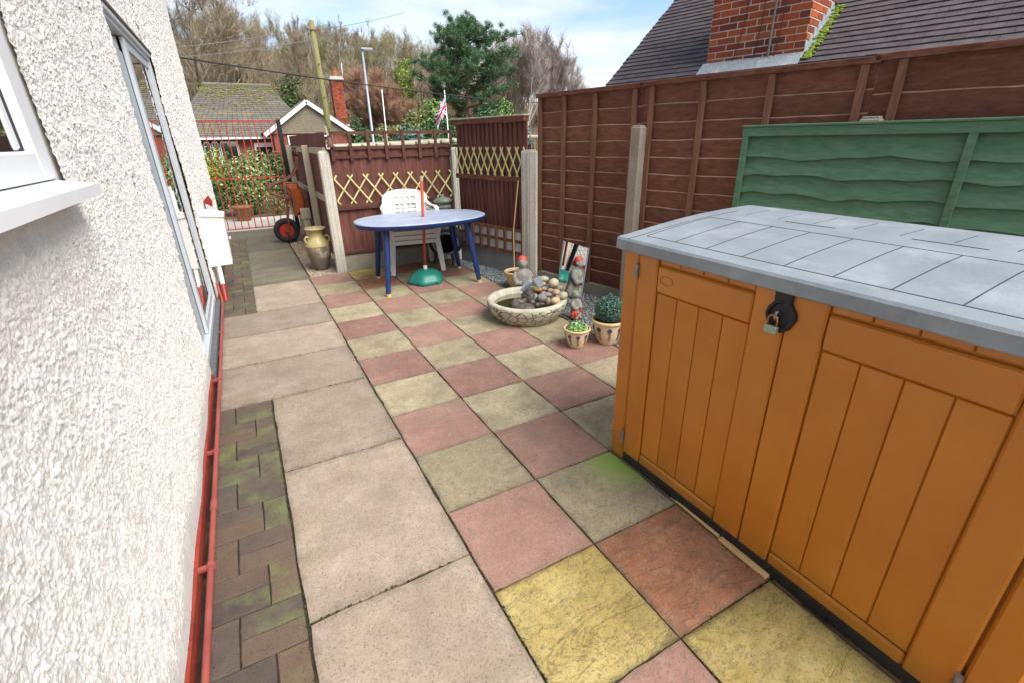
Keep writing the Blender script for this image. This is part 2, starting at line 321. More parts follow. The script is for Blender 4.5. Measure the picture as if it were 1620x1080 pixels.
MAT['tile_moss'] = tilemat('mossy_plain_tile', '#5a5652', '#6b6762', '#7f7a74', '#827c48', (.50, .66))
def redbrick():
    b = NB('red_brick')
    c = b.ramp(b.oi.outputs['Random'], [(0, lin('#6d3b33')), (.3, lin('#924733')), (.6, lin('#b05934')), (.85, lin('#854639')), (1, lin('#bb6a40'))])
    c = b.mix(b.ramp(b.noise(16, 6, .7), [(.4, (0,)), (.75, (.55,))]), c, lin('#5e3a34'))
    b.bump(b.noise(60, 5, .7), .4, .005)
    return b.fin(c, .85, 0, .2)
MAT['brick'] = redbrick()
MAT['mortar'] = simple('mortar', '#c0b8a8', '#d6cebd', 30, .95, .5, 120)
MAT['lead'] = simple('lead_flashing', '#767f87', '#a3a9ac', 9, .6, .3, 50, stretch=(6, 6, 1), dirt='#c6c7c3', dscale=7)
MAT['roofmoss'] = simple('roof_moss', '#6e6a36', '#8f8a50', 3, .95, .9, 60)
MAT['moss'] = simple('moss', '#5f7a24', '#8fa63c', 30, .95, .9, 60)
MAT['farbrick'] = simple('far_brick', '#7c4536', '#925646', 9, .9, .5, 14)
MAT['bargewhite'] = simple('white_bargeboard', '#e6e6e4', '#f2f2f0', 3, .5, .05, 40)
MAT['clad'] = simple('brown_cladding', '#7a7060', '#8e8472', 5, .85, .3, 30)
MAT['galv'] = simple('galvanised_steel', '#8f9aa3', '#a5afb6', 6, .5, .1, 50, metal=.4)
MAT['wire'] = simple('black_cable', '#26282b', '#34363a', 6, .7, 0)
MAT['wiregrey'] = simple('grey_cable', '#6d6c6a', '#7d7c7a', 6, .7, 0)
MAT['flag_red'] = simple('flag_red', '#b8283a', '#c83448', 6, .8, 0)
MAT['flag_white'] = simple('flag_white', '#e8e6ea', '#f0eef0', 6, .8, 0)
MAT['flag_blue'] = simple('flag_blue', '#2c2f6e', '#383c80', 6, .8, 0)
MAT['whitesheet'] = simple('white_sheet', '#c8c8c8', '#e2e2e2', 9, .8, .2, 30)
MAT['roofpale'] = simple('pale_mossy_roof', '#b3ae96', '#cbc7b4', 5, .9, .5, 40, dirt='#888562', dscale=4)

# ------------------------------------------------------------------ mesh helpers
def wloc(o):
    v = Vector((0, 0, 0))
    while o is not None: v = v + o.location; o = o.parent
    return v
def link(name, me, parent=None, loc=(0, 0, 0)):
    o = bpy.data.objects.new(name, me); col.objects.link(o); o.location = loc
    if parent is not None: o.parent = parent
    return o
class MB:
    def __init__(s): s.v = []; s.f = []
    def add(s, vs, fs):
        k = len(s.v); s.v += [tuple(v) for v in vs]; s.f += [tuple(i+k for i in f) for f in fs]; return s
    def box(s, x0, x1, y0, y1, z0, z1, ch=0):
        if ch <= 0:
            return s.add([(x0,y0,z0),(x1,y0,z0),(x1,y1,z0),(x0,y1,z0),(x0,y0,z1),(x1,y0,z1),(x1,y1,z1),(x0,y1,z1)],
                         [(0,3,2,1),(4,5,6,7),(0,1,5,4),(1,2,6,5),(2,3,7,6),(3,0,4,7)])
        return s.obox(Vector(((x0+x1)/2, (y0+y1)/2, (z0+z1)/2)), Vector((1,0,0)), Vector((0,1,0)), Vector((0,0,1)), (x1-x0)/2, (y1-y0)/2, (z1-z0)/2, ch)
    def obox(s, c, ax, ay, az, hx, hy, hz, ch=0):
        c = Vector(c)
        if ch <= 0:
            vs = [c+ax*(sx*hx)+ay*(sy*hy)+az*(sz*hz) for sz in (-1,1) for sx, sy in ((-1,-1),(1,-1),(1,1),(-1,1))]
            return s.add(vs, [(0,3,2,1),(4,5,6,7),(0,1,5,4),(1,2,6,5),(2,3,7,6),(3,0,4,7)])
        # chamfered box: 24 verts
        idx = {}; vs = []
        for sx in (-1,1):
            for sy in (-1,1):
                for sz in (-1,1):
                    for a in range(3):
                        h = [hx-ch, hy-ch, hz-ch]; h[a] += ch
                        idx[(sx,sy,sz,a)] = len(vs); vs.append(c+ax*(sx*h[0])+ay*(sy*h[1])+az*(sz*h[2]))
        fs = []
        for a in range(3):
            b_, c_ = (a+1) % 3, (a+2) % 3
            for sg in (-1,1):
                q = []
                for p, r in ((-1,-1),(1,-1),(1,1),(-1,1)):
                    k = [0,0,0]; k[a] = sg; k[b_] = p; k[c_] = r; q.append(idx[(*k, a)])
                fs.append(tuple(q if sg > 0 else q[::-1]))
            for p in (-1,1):
                for r in (-1,1):
                    # edge along axis a, between faces b_ (sign p) and c_ (sign r)
                    k0 = [0,0,0]; k0[a] = -1; k0[b_] = p; k0[c_] = r; k1 = list(k0); k1[a] = 1
                    q = [idx[(*k0,b_)], idx[(*k1,b_)], idx[(*k1,c_)], idx[(*k0,c_)]]
                    fs.append(tuple(q if p*r < 0 else q[::-1]))
        for sx in (-1,1):
            for sy in (-1,1):
                for sz in (-1,1):
                    q = [idx[(sx,sy,sz,a)] for a in range(3)]
                    fs.append(tuple(q if sx*sy*sz > 0 else q[::-1]))
        return s.add(vs, fs)
    def bar(s, a, b, w, h, upv=(0,0,1), ch=0):
        a = Vector(a); b = Vector(b); ax = (b-a); L = ax.length; ax.normalize(); uv = Vector(upv)
        ay = uv.cross(ax)
        if ay.length < 1e-4: ay = Vector((0,1,0)).cross(ax)
        ay.normalize(); az = ax.cross(ay)
        return s.obox((a+b)/2, ax, ay, az, L/2, w/2, h/2, ch)
    def tube(s, pts, r, n=8, cap=True):
        pts = [Vector(p) for p in pts]; rs = r if isinstance(r, (list, tuple)) else [r]*len(pts)
        k = len(s.v); prev = None
        for i, p in enumerate(pts):
            t = (pts[min(i+1, len(pts)-1)]-pts[max(i-1, 0)]).normalized()
            if prev is None:
                a = t.orthogonal().normalized()
            else:
                a = (prev - t*prev.dot(t))
                a = a.normalized() if a.length > 1e-6 else t.orthogonal().normalized()
            prev = a; b = t.cross(a)
            for q in range(n):
                an = 2*PI*q/n; s.v.append(tuple(p+(a*math.cos(an)+b*math.sin(an))*rs[i]))
        for i in range(len(pts)-1):
            for q in range(n):
                s.f.append((k+i*n+q, k+i*n+(q+1) % n, k+(i+1)*n+(q+1) % n, k+(i+1)*n+q))
        if cap:
            s.f.append(tuple(k+q for q in range(n))[::-1]); s.f.append(tuple(k+(len(pts)-1)*n+q for q in range(n)))
        return s
    def lathe(s, prof, n=28, c=(0,0,0), sx=1, sy=1, top=False, wob=0, bot=True, fold=0):
        k = len(s.v); m = len(prof)
        for r, z in prof:
            for q in range(n):
                an = 2*PI*q/n; rr = r*(1+wob*math.sin(3*an+z*9)+fold*math.sin(8*an+z*5)+fold*.6*math.sin(13*an-z*21))
                s.v.append((c[0]+rr*math.cos(an)*sx, c[1]+rr*math.sin(an)*sy, c[2]+z))
        for i in range(m-1):
            for q in range(n): s.f.append((k+i*n+q, k+i*n+(q+1) % n, k+(i+1)*n+(q+1) % n, k+(i+1)*n+q))
        if bot and prof[0][0] > 1e-6: s.f.append(tuple(k+q for q in range(n))[::-1])
        if top and prof[-1][0] > 1e-6: s.f.append(tuple(k+(m-1)*n+q for q in range(n)))
        return s
    def ell(s, c, rx, ry, rz, n=12, m=8, rot=None, noise=0, rg=None):
        k = len(s.v); c = Vector(c)
        for i in range(m+1):
            th = PI*i/m
            for q in range(n):
                an = 2*PI*q/n; f = 1+(noise*(rg or rng).uniform(-1, 1) if 0 < i < m else 0)
                v = Vector((rx*math.sin(th)*math.cos(an)*f, ry*math.sin(th)*math.sin(an)*f, rz*math.cos(th)*f))
                if rot is not None: v = rot @ v
                s.v.append(tuple(c+v))
        for i in range(m):
            for q in range(n): s.f.append((k+i*n+q, k+(i+1)*n+q, k+(i+1)*n+(q+1) % n, k+i*n+(q+1) % n))
        return s
    def prism(s, poly, a, b):
        """poly: list of 3D points (planar, ccw seen from +offset); offset vectors a..b along a normal"""
        n = len(poly); a = Vector(a); b = Vector(b)
        vs = [Vector(p)+a for p in poly]+[Vector(p)+b for p in poly]
        return s.add(vs, [tuple(range(n))[::-1], tuple(range(n, 2*n))]+[(i, (i+1) % n, n+(i+1) % n, n+i) for i in range(n)])
    def mesh(s, name, mat, off=None, smooth=False):
        me = bpy.data.meshes.new(name)
        vs = s.v if off is None else [(v[0]-off[0], v[1]-off[1], v[2]-off[2]) for v in s.v]
        me.from_pydata(vs, [], s.f); me.materials.append(MAT[mat] if isinstance(mat, str) else mat)
        if smooth: me.shade_smooth()
        me.update(); return me
    def build(s, name, mat, parent=None, smooth=False, local=False, label=None):
        off = None if (parent is None or local) else wloc(parent)
        o = link(name, s.mesh(name, mat, off, smooth), parent)
        if label: o['label'] = label
        return o
def smooth_by_angle(o, deg=35):
    for p in o.data.polygons: p.use_smooth = True
    try: o.data.set_sharp_from_angle(angle=math.radians(deg))
    except Exception: pass
    return o
def tag(o, label=None, cat=None, group=None, kind=None):
    if label: o['label'] = label
    if cat: o['category'] = cat
    if group: o['group'] = group
    if kind: o['kind'] = kind
    return o
def thing(name, loc, label, cat, group=None):
    o = bpy.data.objects.new(name, None); col.objects.link(o); o.location = loc; o.empty_display_size = .1
    return tag(o, label, cat, group)
def npmesh(name, V, Fq, mat, smooth=False):
    """V (n,3), Fq (m,k) arrays"""
    me = bpy.data.meshes.new(name); V = np.asarray(V, np.float32); Fq = np.asarray(Fq, np.int32)
    me.vertices.add(len(V)); me.vertices.foreach_set('co', V.ravel())
    k = Fq.shape[1]; me.loops.add(Fq.size); me.loops.foreach_set('vertex_index', Fq.ravel())
    me.polygons.add(len(Fq)); me.polygons.foreach_set('loop_start', np.arange(0, Fq.size, k, dtype=np.int32))
    if smooth: me.polygons.foreach_set('use_smooth', np.ones(len(Fq), bool))
    me.materials.append(MAT[mat]); me.update(calc_edges=True); me.validate(); return me
def copy_tree(o, parent=None):
    c = o.copy(); col.objects.link(c); c.parent = parent
    for ch in o.children: copy_tree(ch, c)
    return c

# ------------------------------------------------------------------ ground, terrain
def sstep(a, b, x):
    t = np.clip((x-a)/(b-a), 0, 1); return t*t*(3-2*t)
def terr(x, y):
    x = np.asarray(x, float); y = np.asarray(y, float)
    z = -.06 - .55*sstep(12, 22, y)
    amp = 17.0 - 8.5*sstep(18, 50, x) - 3*sstep(60, 100, x) + 1.5*sstep(0, -30, x)
    z = z + amp*sstep(46, 112, y) + .35*np.sin(x*.21+1)*np.sin(y*.17)*sstep(48, 60, y)
    z = z + .5*sstep(26, 45, y)*sstep(14, 24, x)
    return z
def terrain():
    ys = np.concatenate([np.array([-400, -60, -15]), np.arange(-6, 46, 4.0), np.arange(46, 130, 3.0), np.array([140, 180, 300, 900])])
    xs = np.concatenate([np.array([-600, -200, -90]), np.arange(-60, 110, 4.0), np.array([130, 220, 600])])
    X, Y = np.meshgrid(xs, ys); Z = terr(X, Y); V = np.stack([X, Y, Z], -1).reshape(-1, 3)
    n = len(xs); i, j = np.meshgrid(np.arange(len(ys)-1), np.arange(n-1), indexing='ij'); a = (i*n+j).ravel()
    o = link('ground', npmesh('ground', V, np.stack([a, a+1, a+n+1, a+n], 1), 'hill', True)); tag(o, kind='structure')
terrain()
tag(MB().box(-40, 70, 24.5, 30.5, -.65, -.585).build('road', 'road'), kind='structure')

# ------------------------------------------------------------------ patio paving
patio = tag(MB().box(-.96, 1.83, -3.2, 4.06, -.05, -.011).build('patio', 'joint'), kind='structure')
path = tag(MB().box(-.96, .02, 4.062, 8.3, -.05, -.011).build('path', 'joint'), kind='structure')
S = .45
def slab_mesh(name, w, d, mat, ch=.0028, jit=.0016, seg=7):
    m = MB(); out = []
    for k in range(4*seg):
        sd_, f = divmod(k, seg); f = f/seg; x, y = ((-1+2*f, -1), (1, -1+2*f), (1-2*f, 1), (-1, 1-2*f))[sd_]
        cx_ = max(0, abs(x)+abs(y)-1.93)*.05
        out.append((x*w/2*(1-cx_*.4)+rng.gauss(0, jit), y*d/2*(1-cx_*.4)+rng.gauss(0, jit)))
    n = len(out)
    for z, e_ in ((-.04, 0), (-.003, 0), (0, ch)):
        for x, y in out: L_ = math.hypot(x, y); m.v.append((x-x/L_*e_, y-y/L_*e_, z+(rng.gauss(0, .0006) if e_ else 0)))
    for r_ in range(2):
        for k in range(n): m.f.append((r_*n+k, r_*n+(k+1) % n, (r_+1)*n+(k+1) % n, (r_+1)*n+k))
    m.f.append(tuple(2*n+k for k in range(n))); return m.mesh(name, mat)
G_ = .0065
sm = {k: [slab_mesh('paving_slab', S-G_, S-G_, k) for _ in range(4)] for k in ('cream', 'pink', 'yellow', 'redriven', 'creammoss')}
def riven_mesh(w, d, mat, seed):
    g = np.random.default_rng(seed); n = 30
    def up(c):
        q = g.random((c+2, c+2)); f = np.linspace(0, c, n+1); i = np.minimum(f.astype(int), c-1); t = f-i; t = t*t*(3-2*t); a, b_ = t[:, None], t[None]
        return (q[np.ix_(i, i)]*(1-a)+q[np.ix_(i+1, i)]*a)*(1-b_)+(q[np.ix_(i, i+1)]*(1-a)+q[np.ix_(i+1, i+1)]*a)*b_
    u = np.linspace(-1, 1, n+1); U, V = np.meshgrid(u, u, indexing='ij'); k = up(3)*2.2+up(6)*.8+(U*.5+V*.9)*g.uniform(.6, 1.2)
    h = (np.floor(k*1.7)+np.clip((k*1.7 % 1-.90)/.10, 0, 1))/1.7; h = (h-h.mean())*.0095+(up(11)-.5)*.003+(up(24)-.5)*.002
    e = np.clip((1-np.maximum(np.abs(U), np.abs(V)))/.07, 0, 1); Z = np.clip(h, -.008, .009)*e-(1-e)**2*.003
    P = np.stack([U*w/2+(1-e)*g.normal(0, .0008, U.shape), V*d/2+(1-e)*g.normal(0, .0008, U.shape), Z], -1).reshape(-1, 3); i, j = np.meshgrid(np.arange(n), np.arange(n), indexing='ij'); a = (i*(n+1)+j).ravel(); F_ = [tuple(x) for x in np.stack([a, a+n+1, a+n+2, a+1], 1)]
    m = MB(); m.v = [tuple(p) for p in P]; m.f = F_
    ring = [q*(n+1) for q in range(n+1)]+[n*(n+1)+q for q in range(1, n+1)]+[q*(n+1)+n for q in range(n-1, -1, -1)]+[q for q in range(n-1, 0, -1)]
    k0 = len(m.v); m.v += [(m.v[q][0], m.v[q][1], -.04) for q in ring]; L_ = len(ring)
    m.f += [(k0+q, k0+(q+1) % L_, ring[(q+1) % L_], ring[q]) for q in range(L_)]
    me = m.mesh('paving_slab', mat); me.shade_smooth(); me.set_sharp_from_angle(angle=math.radians(50)); return me
for q_, k in enumerate(('yellow', 'redriven')): sm[k] = [riven_mesh(S-G_, S-G_, k, 40+q_*10+v) for v in range(4)]
def put(name, me, parent, x, y, z=0, j=1, rz=0):
    o = link(name, me, parent, Vector((x, y, z+rng.uniform(-.0015, .0015)*j)) - wloc(parent))
    o.rotation_euler = (rng.uniform(-.003, .003)*j, rng.uniform(-.003, .003)*j, rz+rng.uniform(-.002, .002)*j); return o
for i in range(4):
    for j in range(-9, 7):
        k = 'cream' if (i+j) % 2 == 0 else 'pink'
        if j >= 2: k = 'yellow' if k == 'cream' else ('redriven' if i >= 1 or j > 3 else 'pink')
        if (i, j) in ((1, -9),): k = 'yellow'
        if (i, j) == (1, 1): k = 'creammoss'
        if (i, j) in ((1, -8), (2, -9)): k = 'redriven'
        put('paving_slab', sm[k][rng.randrange(4)], patio, (i+.5)*S, -(j+.5)*S, rz=0 if (i, j) == (1, 1) else PI*rng.randrange(2))
def conc(x0, x1, y0, y1, mat='concrete', par=patio):
    put('concrete_slab', slab_mesh('concrete_slab', x1-x0-.010, y1-y0-.009, mat, .003, .002, 9), par, (x0+x1)/2, (y0+y1)/2)
BX = -.603
for y0, y1 in ((-2.55, -1.62), (-1.62, -.70), (-.70, .21), (.21, 1.05)): conc(BX, 0, y0, y1)
for y0, y1 in ((1.05, 1.695), (1.695, 2.33), (2.33, 2.95)): conc(-.905, 0, y0, y1)
conc(BX-.01, 0, 2.95, 3.96)
conc(BX-.01, 0, 3.96, 4.06, 'oldconc')
conc(BX-.01, 0, 4.07, 4.83, 'oldconc', path)
for y0, y1 in ((4.83, 6.1), (6.1, 7.35)): conc(BX-.01, 0, y0, y1, 'oldconc', path)
conc(-.9, 0, 7.36, 8.25, 'oldconc', path)
bm_h = slab_mesh('paving_brick', .2-.005, .1-.005, 'pbrick', .004, .0009, 3); bm_v = slab_mesh('paving_brick', .1-.005, .2-.005, 'pbrick', .004, .0009, 3)
def bricks(y0, y1, par):
    n = int(round((y1-y0)/.2)); s = (y1-y0)/n
    for k in range(n):
        yb = y0+k*s
        if k % 2 == 0:
            put('paving_brick', bm_h, par, -.805, yb+s*.25, -.003); put('paving_brick', bm_h, par, -.805, yb+s*.75, -.003); put('paving_brick', bm_v, par, -.655, yb+s*.5, -.003)
        else:
            put('paving_brick', bm_v, par, -.855, yb+s*.5, -.003); put('paving_brick', bm_h, par, -.705, yb+s*.25, -.003); put('paving_brick', bm_h, par, -.705, yb+s*.75, -.003)
bricks(-2.55, 1.045, patio); bricks(2.955, 4.055, patio); bricks(4.07, 7.35, path)

# moss and grit caught in the joints
def joint_moss():
    m = MB(); rg = random.Random(31)
    def dab(x, y, k=1.0): m.ell((x, y, -.004), rg.uniform(.0025, .0075)*k, rg.uniform(.0025, .0075)*k, rg.uniform(.003, .005), 6, 4, None, .25, rg)
    for q in range(170): dab(rg.gauss(0, .003), rg.uniform(-1.7, 4.0))
    for q in range(110): dab(BX+rg.gauss(-.002, .003), rg.choice((rg.uniform(-1.7, 1.05), rg.uniform(2.95, 4.0))))
    for q in range(420):
        i, j = rg.randrange(0, 4), rg.randrange(-9, 4)
        if rg.random() < .5: dab(i*S+rg.gauss(0, .002), -(j+rg.random())*S, .8)
        else: dab((i+rg.random())*S, -j*S+rg.gauss(0, .002), .8)
    for y in (-.70, .21, 1.05, 1.695, 2.33, 2.95):
        for q in range(26): dab(rg.uniform(BX if y < 1.2 else -.9, 0), y+rg.gauss(0, .003))
    for q in range(240): dab(-.905+abs(rg.gauss(0, .012)), rg.uniform(-1.7, 4.0), .9)
    tag(m.build('joint_moss', 'jointmoss', None, True), 'dark moss and grit caught in the paving joints', 'moss', kind='stuff')
joint_moss()
# gravel beds
AF = Vector((1.93, 4.0, 0)); DF = Vector((.23959, -.97087, 0)); NF = Vector((.97087, .23959, 0))     # right-hand fence line: origin, direction towards the camera, outward normal
def RF(t, o=0, z=0): return AF + DF*t + NF*o + Vector((0, 0, z))
gb = MB(); gb.prism([(1.832, -3.2, 0), (3.6, -3.2, 0), (RF(-.1).x, RF(-.1).y, 0), (1.832, 4.1, 0)], (0, 0, -.05), (0, 0, -.02))
tag(gb.build('gravel_bed', 'gravel_bed'), kind='structure')
tag(MB().box(.022, .46, 4.08, 8.3, -.05, -.022).build('gravel_verge', 'gravel_bed'), kind='structure')
def pebbles(name, label, n, fn, mat, rmin=.005, rmax=.011):
    oct_v = np.array([(1,0,0),(-1,0,0),(0,1,0),(0,-1,0),(0,0,1),(0,0,-1)], float)
    oct_f = np.array([(0,2,4),(2,1,4),(1,3,4),(3,0,4),(2,0,5),(1,2,5),(3,1,5),(0,3,5)])
    P = np.array([fn() for _ in range(n)]); R = nrng.uniform(rmin, rmax, (n, 1, 1))*nrng.uniform(.6, 1.25, (n, 1, 3))
    A = nrng.uniform(0, 2*PI, n); c, s_ = np.cos(A), np.sin(A)
    V = oct_v[None]*R + nrng.normal(0, .0008, (n, 6, 3)); x = V[..., 0]*c[:, None]-V[..., 1]*s_[:, None]; y = V[..., 0]*s_[:, None]+V[..., 1]*c[:, None]
    V = np.stack([x, y, V[..., 2]], -1)+P[:, None]
    Fc = (oct_f[None]+np.arange(n)[:, None, None]*6).reshape(-1, 3)
    tag(link(name, npmesh(name, V.reshape(-1, 3), Fc, mat, True)), label, 'gravel', kind='stuff')
def gpt():
    y = rng.uniform(-.6, 4.0); xr = 1.93+(4.0-y)*.2468-.03
    return (rng.uniform(1.82, max(1.84, xr)), y, -.014+rng.uniform(-.004, .006))
pebbles('gravel', 'blue grey chippings between the paving and the right hand fence', 9000, gpt, 'gravel_blue', .006, .013)
pebbles('gravel', 'brown pea gravel beside the path around the stone jar', 9000, lambda: (rng.uniform(.02, .46), 4.08+4.2*rng.random()**1.4, -.016+rng.uniform(-.004, .006)), 'gravel_pea', .006, .012)

# ------------------------------------------------------------------ the white house
WX = -.935
house = thing('house', (-2.5, 3.0, 0), 'white roughcast house wall with red plinth, patio door and window', 'house')
DY0, DY1, DZ0, DZ1 = 1.56, 3.40, .075, 2.19
WY0, WY1, WZ0, WZ1 = -1.75, -.165, 1.40, 2.5
ZB = .062
def upn(ny, nz, step, cell):
    gy_n, gz_n = int(ny*step/cell)+3, int(nz*step/cell)+3; g = nrng.random((gy_n, gz_n))
    fy = np.arange(ny)*step/cell; fz = np.arange(nz)*step/cell; iy = fy.astype(int); iz = fz.astype(int)
    ty = fy-iy; tz = fz-iz; ty = (ty*ty*(3-2*ty))[:, None]; tz = (tz*tz*(3-2*tz))[None]
    g00 = g[np.ix_(iy, iz)]; g10 = g[np.ix_(iy+1, iz)]; g01 = g[np.ix_(iy, iz+1)]; g11 = g[np.ix_(iy+1, iz+1)]
    return (g00*(1-ty)+g10*ty)*(1-tz)+(g01*(1-ty)+g11*ty)*tz
def heightmap(ny, nz, step):
    h = np.zeros((ny, nz)); sp_ = max(.0078, step*1.35); n = int(ny*nz*step*step/(sp_**2)); rmin = max(.0035, step*.85)
    ci = nrng.uniform(0, ny-1, n); cj = nrng.uniform(0, nz-1, n); rad = nrng.uniform(rmin, max(.0088, rmin*1.6), n); am = nrng.uniform(.2, 1, n)*rad*1.0
    ti = nrng.uniform(-.5, .5, n)
    for a, b, r, k, sh in zip(ci, cj, rad, am, ti):
        q = max(1, int(r/step+1)); i0, i1, j0, j1 = max(0, int(a)-q), min(ny, int(a)+q+2), max(0, int(b)-q), min(nz, int(b)+q+2)
        I = (np.arange(i0, i1)-a)[:, None]*step; J = (np.arange(j0, j1)-b)[None]*step
        e = 1-(I*I*(1+sh)+J*J*(1-sh)+I*J*sh)/(r*r); np.maximum(h[i0:i1, j0:j1], k*np.clip(e, 0, 1)**.6, out=h[i0:i1, j0:j1])
    f = np.abs(upn(ny, nz, step, .017)-.5)*2; f2 = upn(ny, nz, step, .006); f3 = upn(ny, nz, step, .035)
    return .72*(h*(.35+1.0*f3)*(.6+.8*f2)+.006*(1-f)*f3+.004*f2)
def wall_patch(y0, y1, z0, z1, step, amp=1.0):
    ny, nz = int(round((y1-y0)/step))+1, int(round((z1-z0)/step))+1
    ys = np.linspace(y0, y1, ny); zs = np.linspace(z0, z1, nz); h = heightmap(ny, nz, step)
    Yg, Zg = np.meshgrid(ys, zs, indexing='ij')
    jit = nrng.uniform(-.3, .3, (ny, nz, 2))*step; jit[0] = jit[-1] = 0; jit[:, 0] = jit[:, -1] = 0
    Yg = Yg+jit[..., 0]; Zg = Zg+jit[..., 1]
    und = .004*np.sin(Yg*3.1+.5)*np.sin(Zg*4.3)+.003*np.sin(Yg*9+Zg*7)
    smooth = sstep(.10, .24, Zg+.02*np.sin(Yg*7)); h = amp*h*(.12+.88*smooth)
    fl = (1-smooth)*.004
    X = WX+h-.004+und+fl
    near_open = (Zg < ZB+.01); X = np.where(near_open, X-.0, X)
    V = np.stack([X, Yg, Zg], -1).reshape(-1, 3)
    i, j = np.meshgrid(np.arange(ny-1), np.arange(nz-1), indexing='ij'); yc = (ys[i]+ys[i+1])/2; zc = (zs[j]+zs[j+1])/2
    keep = ~(((yc > DY0) & (yc < DY1) & (zc < DZ1)) | ((yc > WY0) & (yc < WY1) & (zc > WZ0) & (zc < WZ1)))
    a = (i*nz+j)[keep]; return V, np.stack([a, a+nz, a+nz+1, a+1], 1)
Vs, Fs, k = [], [], 0
for args in ((-1.42, .92, ZB, 2.36, .0044), (.90, 3.02, ZB, 2.72, .0075, 1.1), (3.0, 8.0, ZB, 4.0, .0105, 1.35), (2.99, 8.0, 3.98, 4.8, .03), (-1.3, .92, 2.34, 4.8, .03), (.89, 3.02, 2.70, 4.8, .03), (-3.4, -1.40, ZB, 4.8, .03)):
    v, f = wall_patch(*args); Vs.append(v); Fs.append(f+k); k += len(v)
w_o = link('wall', npmesh('wall', np.concatenate(Vs)-np.array(house.location), np.concatenate(Fs), 'roughcast', True), house)
fl_ = np.array([p.center.y+house.location.y < -9.0 for p in w_o.data.polygons]); w_o.data.polygons.foreach_set('use_smooth', fl_)
core = MB()
core.box(-6, WX-.13, -3.4, 7.985, 0, 4.8)                            # body of the house
for y0, y1, z0, z1 in ((-3.4, WY0, 0.06, 4.8), (WY0, WY1, .06, WZ0), (WY0, WY1, WZ1, 4.8), (WY1, DY0, .06, 4.8), (DY0, DY1, DZ1, 4.8), (DY1, 7.99, .06, 4.8)):
    core.box(WX-.13, WX-.012, y0, y1, z0, z1)
core.build('wall_core', 'roughcast', house)
MB().box(-6, WX-.002, 7.992, 8.006, .06, 4.8).build('end_wall', 'roughcast', house)
pl = MB()
for y0, y1 in ((-3.4, DY0), (DY1, 8.0)): pl.box(-1.05, WX+.010, y0, y1, -.04, .060, .004)
pl.build('plinth', 'redpaint', house)
rs = MB(); rs.box(-4, -1.062, -1.9, 3.6, .02, .06); 
roof_l = MB(); roof_l.add([(-.45, -3.8, 4.65), (-.45, 8.4, 4.65), (-3.4, 8.4, 7.2), (-3.4, -3.8, 7.2)], [(0, 1, 2, 3)]); roof_l.box(-6, -.45, -3.8, 8.4, 4.80, 4.86); roof_l.build('roof', 'tile', house)
# patio door
DX = -.962
fr = MB()
fr.box(DX-.06, DX+.010, DY0+.005, DY0+.05, DZ0, DZ1-.01, .003); fr.box(DX-.06, DX+.012, DY1-.05, DY1-.004, DZ0, DZ1-.01, .003)
fr.box(DX-.06, DX+.014, DY0+.052, DY1-.052, DZ1-.06, DZ1-.011, .003); fr.box(DX-.06, DX+.016, DY0+.052, DY1-.052, DZ0-.01, DZ0+.035, .003)
df = fr.build('door_frame', 'alu', house)
MB().box(DX+.0145, DX+.030, DY0+.02, DY1-.02, DZ1-.030, DZ1-.004).build('drip_rail', 'alu', df)
MB().box(-1.02, WX+.026, DY0-.04, DY1+.03, .008, DZ0-.012, .004).build('threshold', 'threshold', house)
so_ = MB(); so_.box(DX-.05, WX+.012, DY0, DY1+.03, DZ1-.002, DZ1+.020, .003); so_.build('lintel_soffit', 'brownsoffit', house)
MY = 2.27
leaf = MB(); leaf.box(DX-.018, DX+.006, MY-.055, MY+.004, DZ0+.04, DZ1-.064, .003); leaf.box(DX-.018, DX+.004, MY+.008, MY+.055, DZ0+.04, DZ1-.064, .003)
leaf.box(DX-.018, DX+.002, MY+.057, DY1-.053, DZ0+.037, DZ0+.10, .003); leaf.box(DX-.018, DX+.002, MY+.057, DY1-.053, DZ1-.12, DZ1-.064, .003); leaf.box(DX-.018, DX+.003, DY1-.10, DY1-.054, DZ0+.102, DZ1-.122, .003)
lf = leaf.build('fixed_leaf', 'alu', house)
MB().box(DX-.014, DX-.008, MY+.05, DY1-.09, DZ0+.09, DZ1-.11).build('glass', 'glass', lf)
hp = MB(); hp.box(DX+.006, DX+.022, MY+.02, MY+.06, 1.0, 1.22, .005); hp.box(DX+.022, DX+.03, MY+.03, MY+.05, 1.03, 1.19, .003); hp.build('handle', 'upvc', lf)
sl_ = MB(); sl_.box(DX-.045, DX-.022, DY0+.052, MY-.005, DZ0+.03, DZ1-.15, .002)
slf = sl_.build('sliding_leaf', 'alupanel', house)
MB().box(DX-.040, DX-.024, DY0+.052, MY-.005, DZ1-.148, DZ1-.064).build('dark_top', 'glass', slf)
lk = MB(); lk.box(DX-.022, DX-.008, 1.74, 1.82, 1.07, 1.26, .004); lk.tube([(DX-.008, 1.78, 1.12), (DX+.008, 1.78, 1.12)], .012, 8); lk.build('lock_plate', 'black', slf)
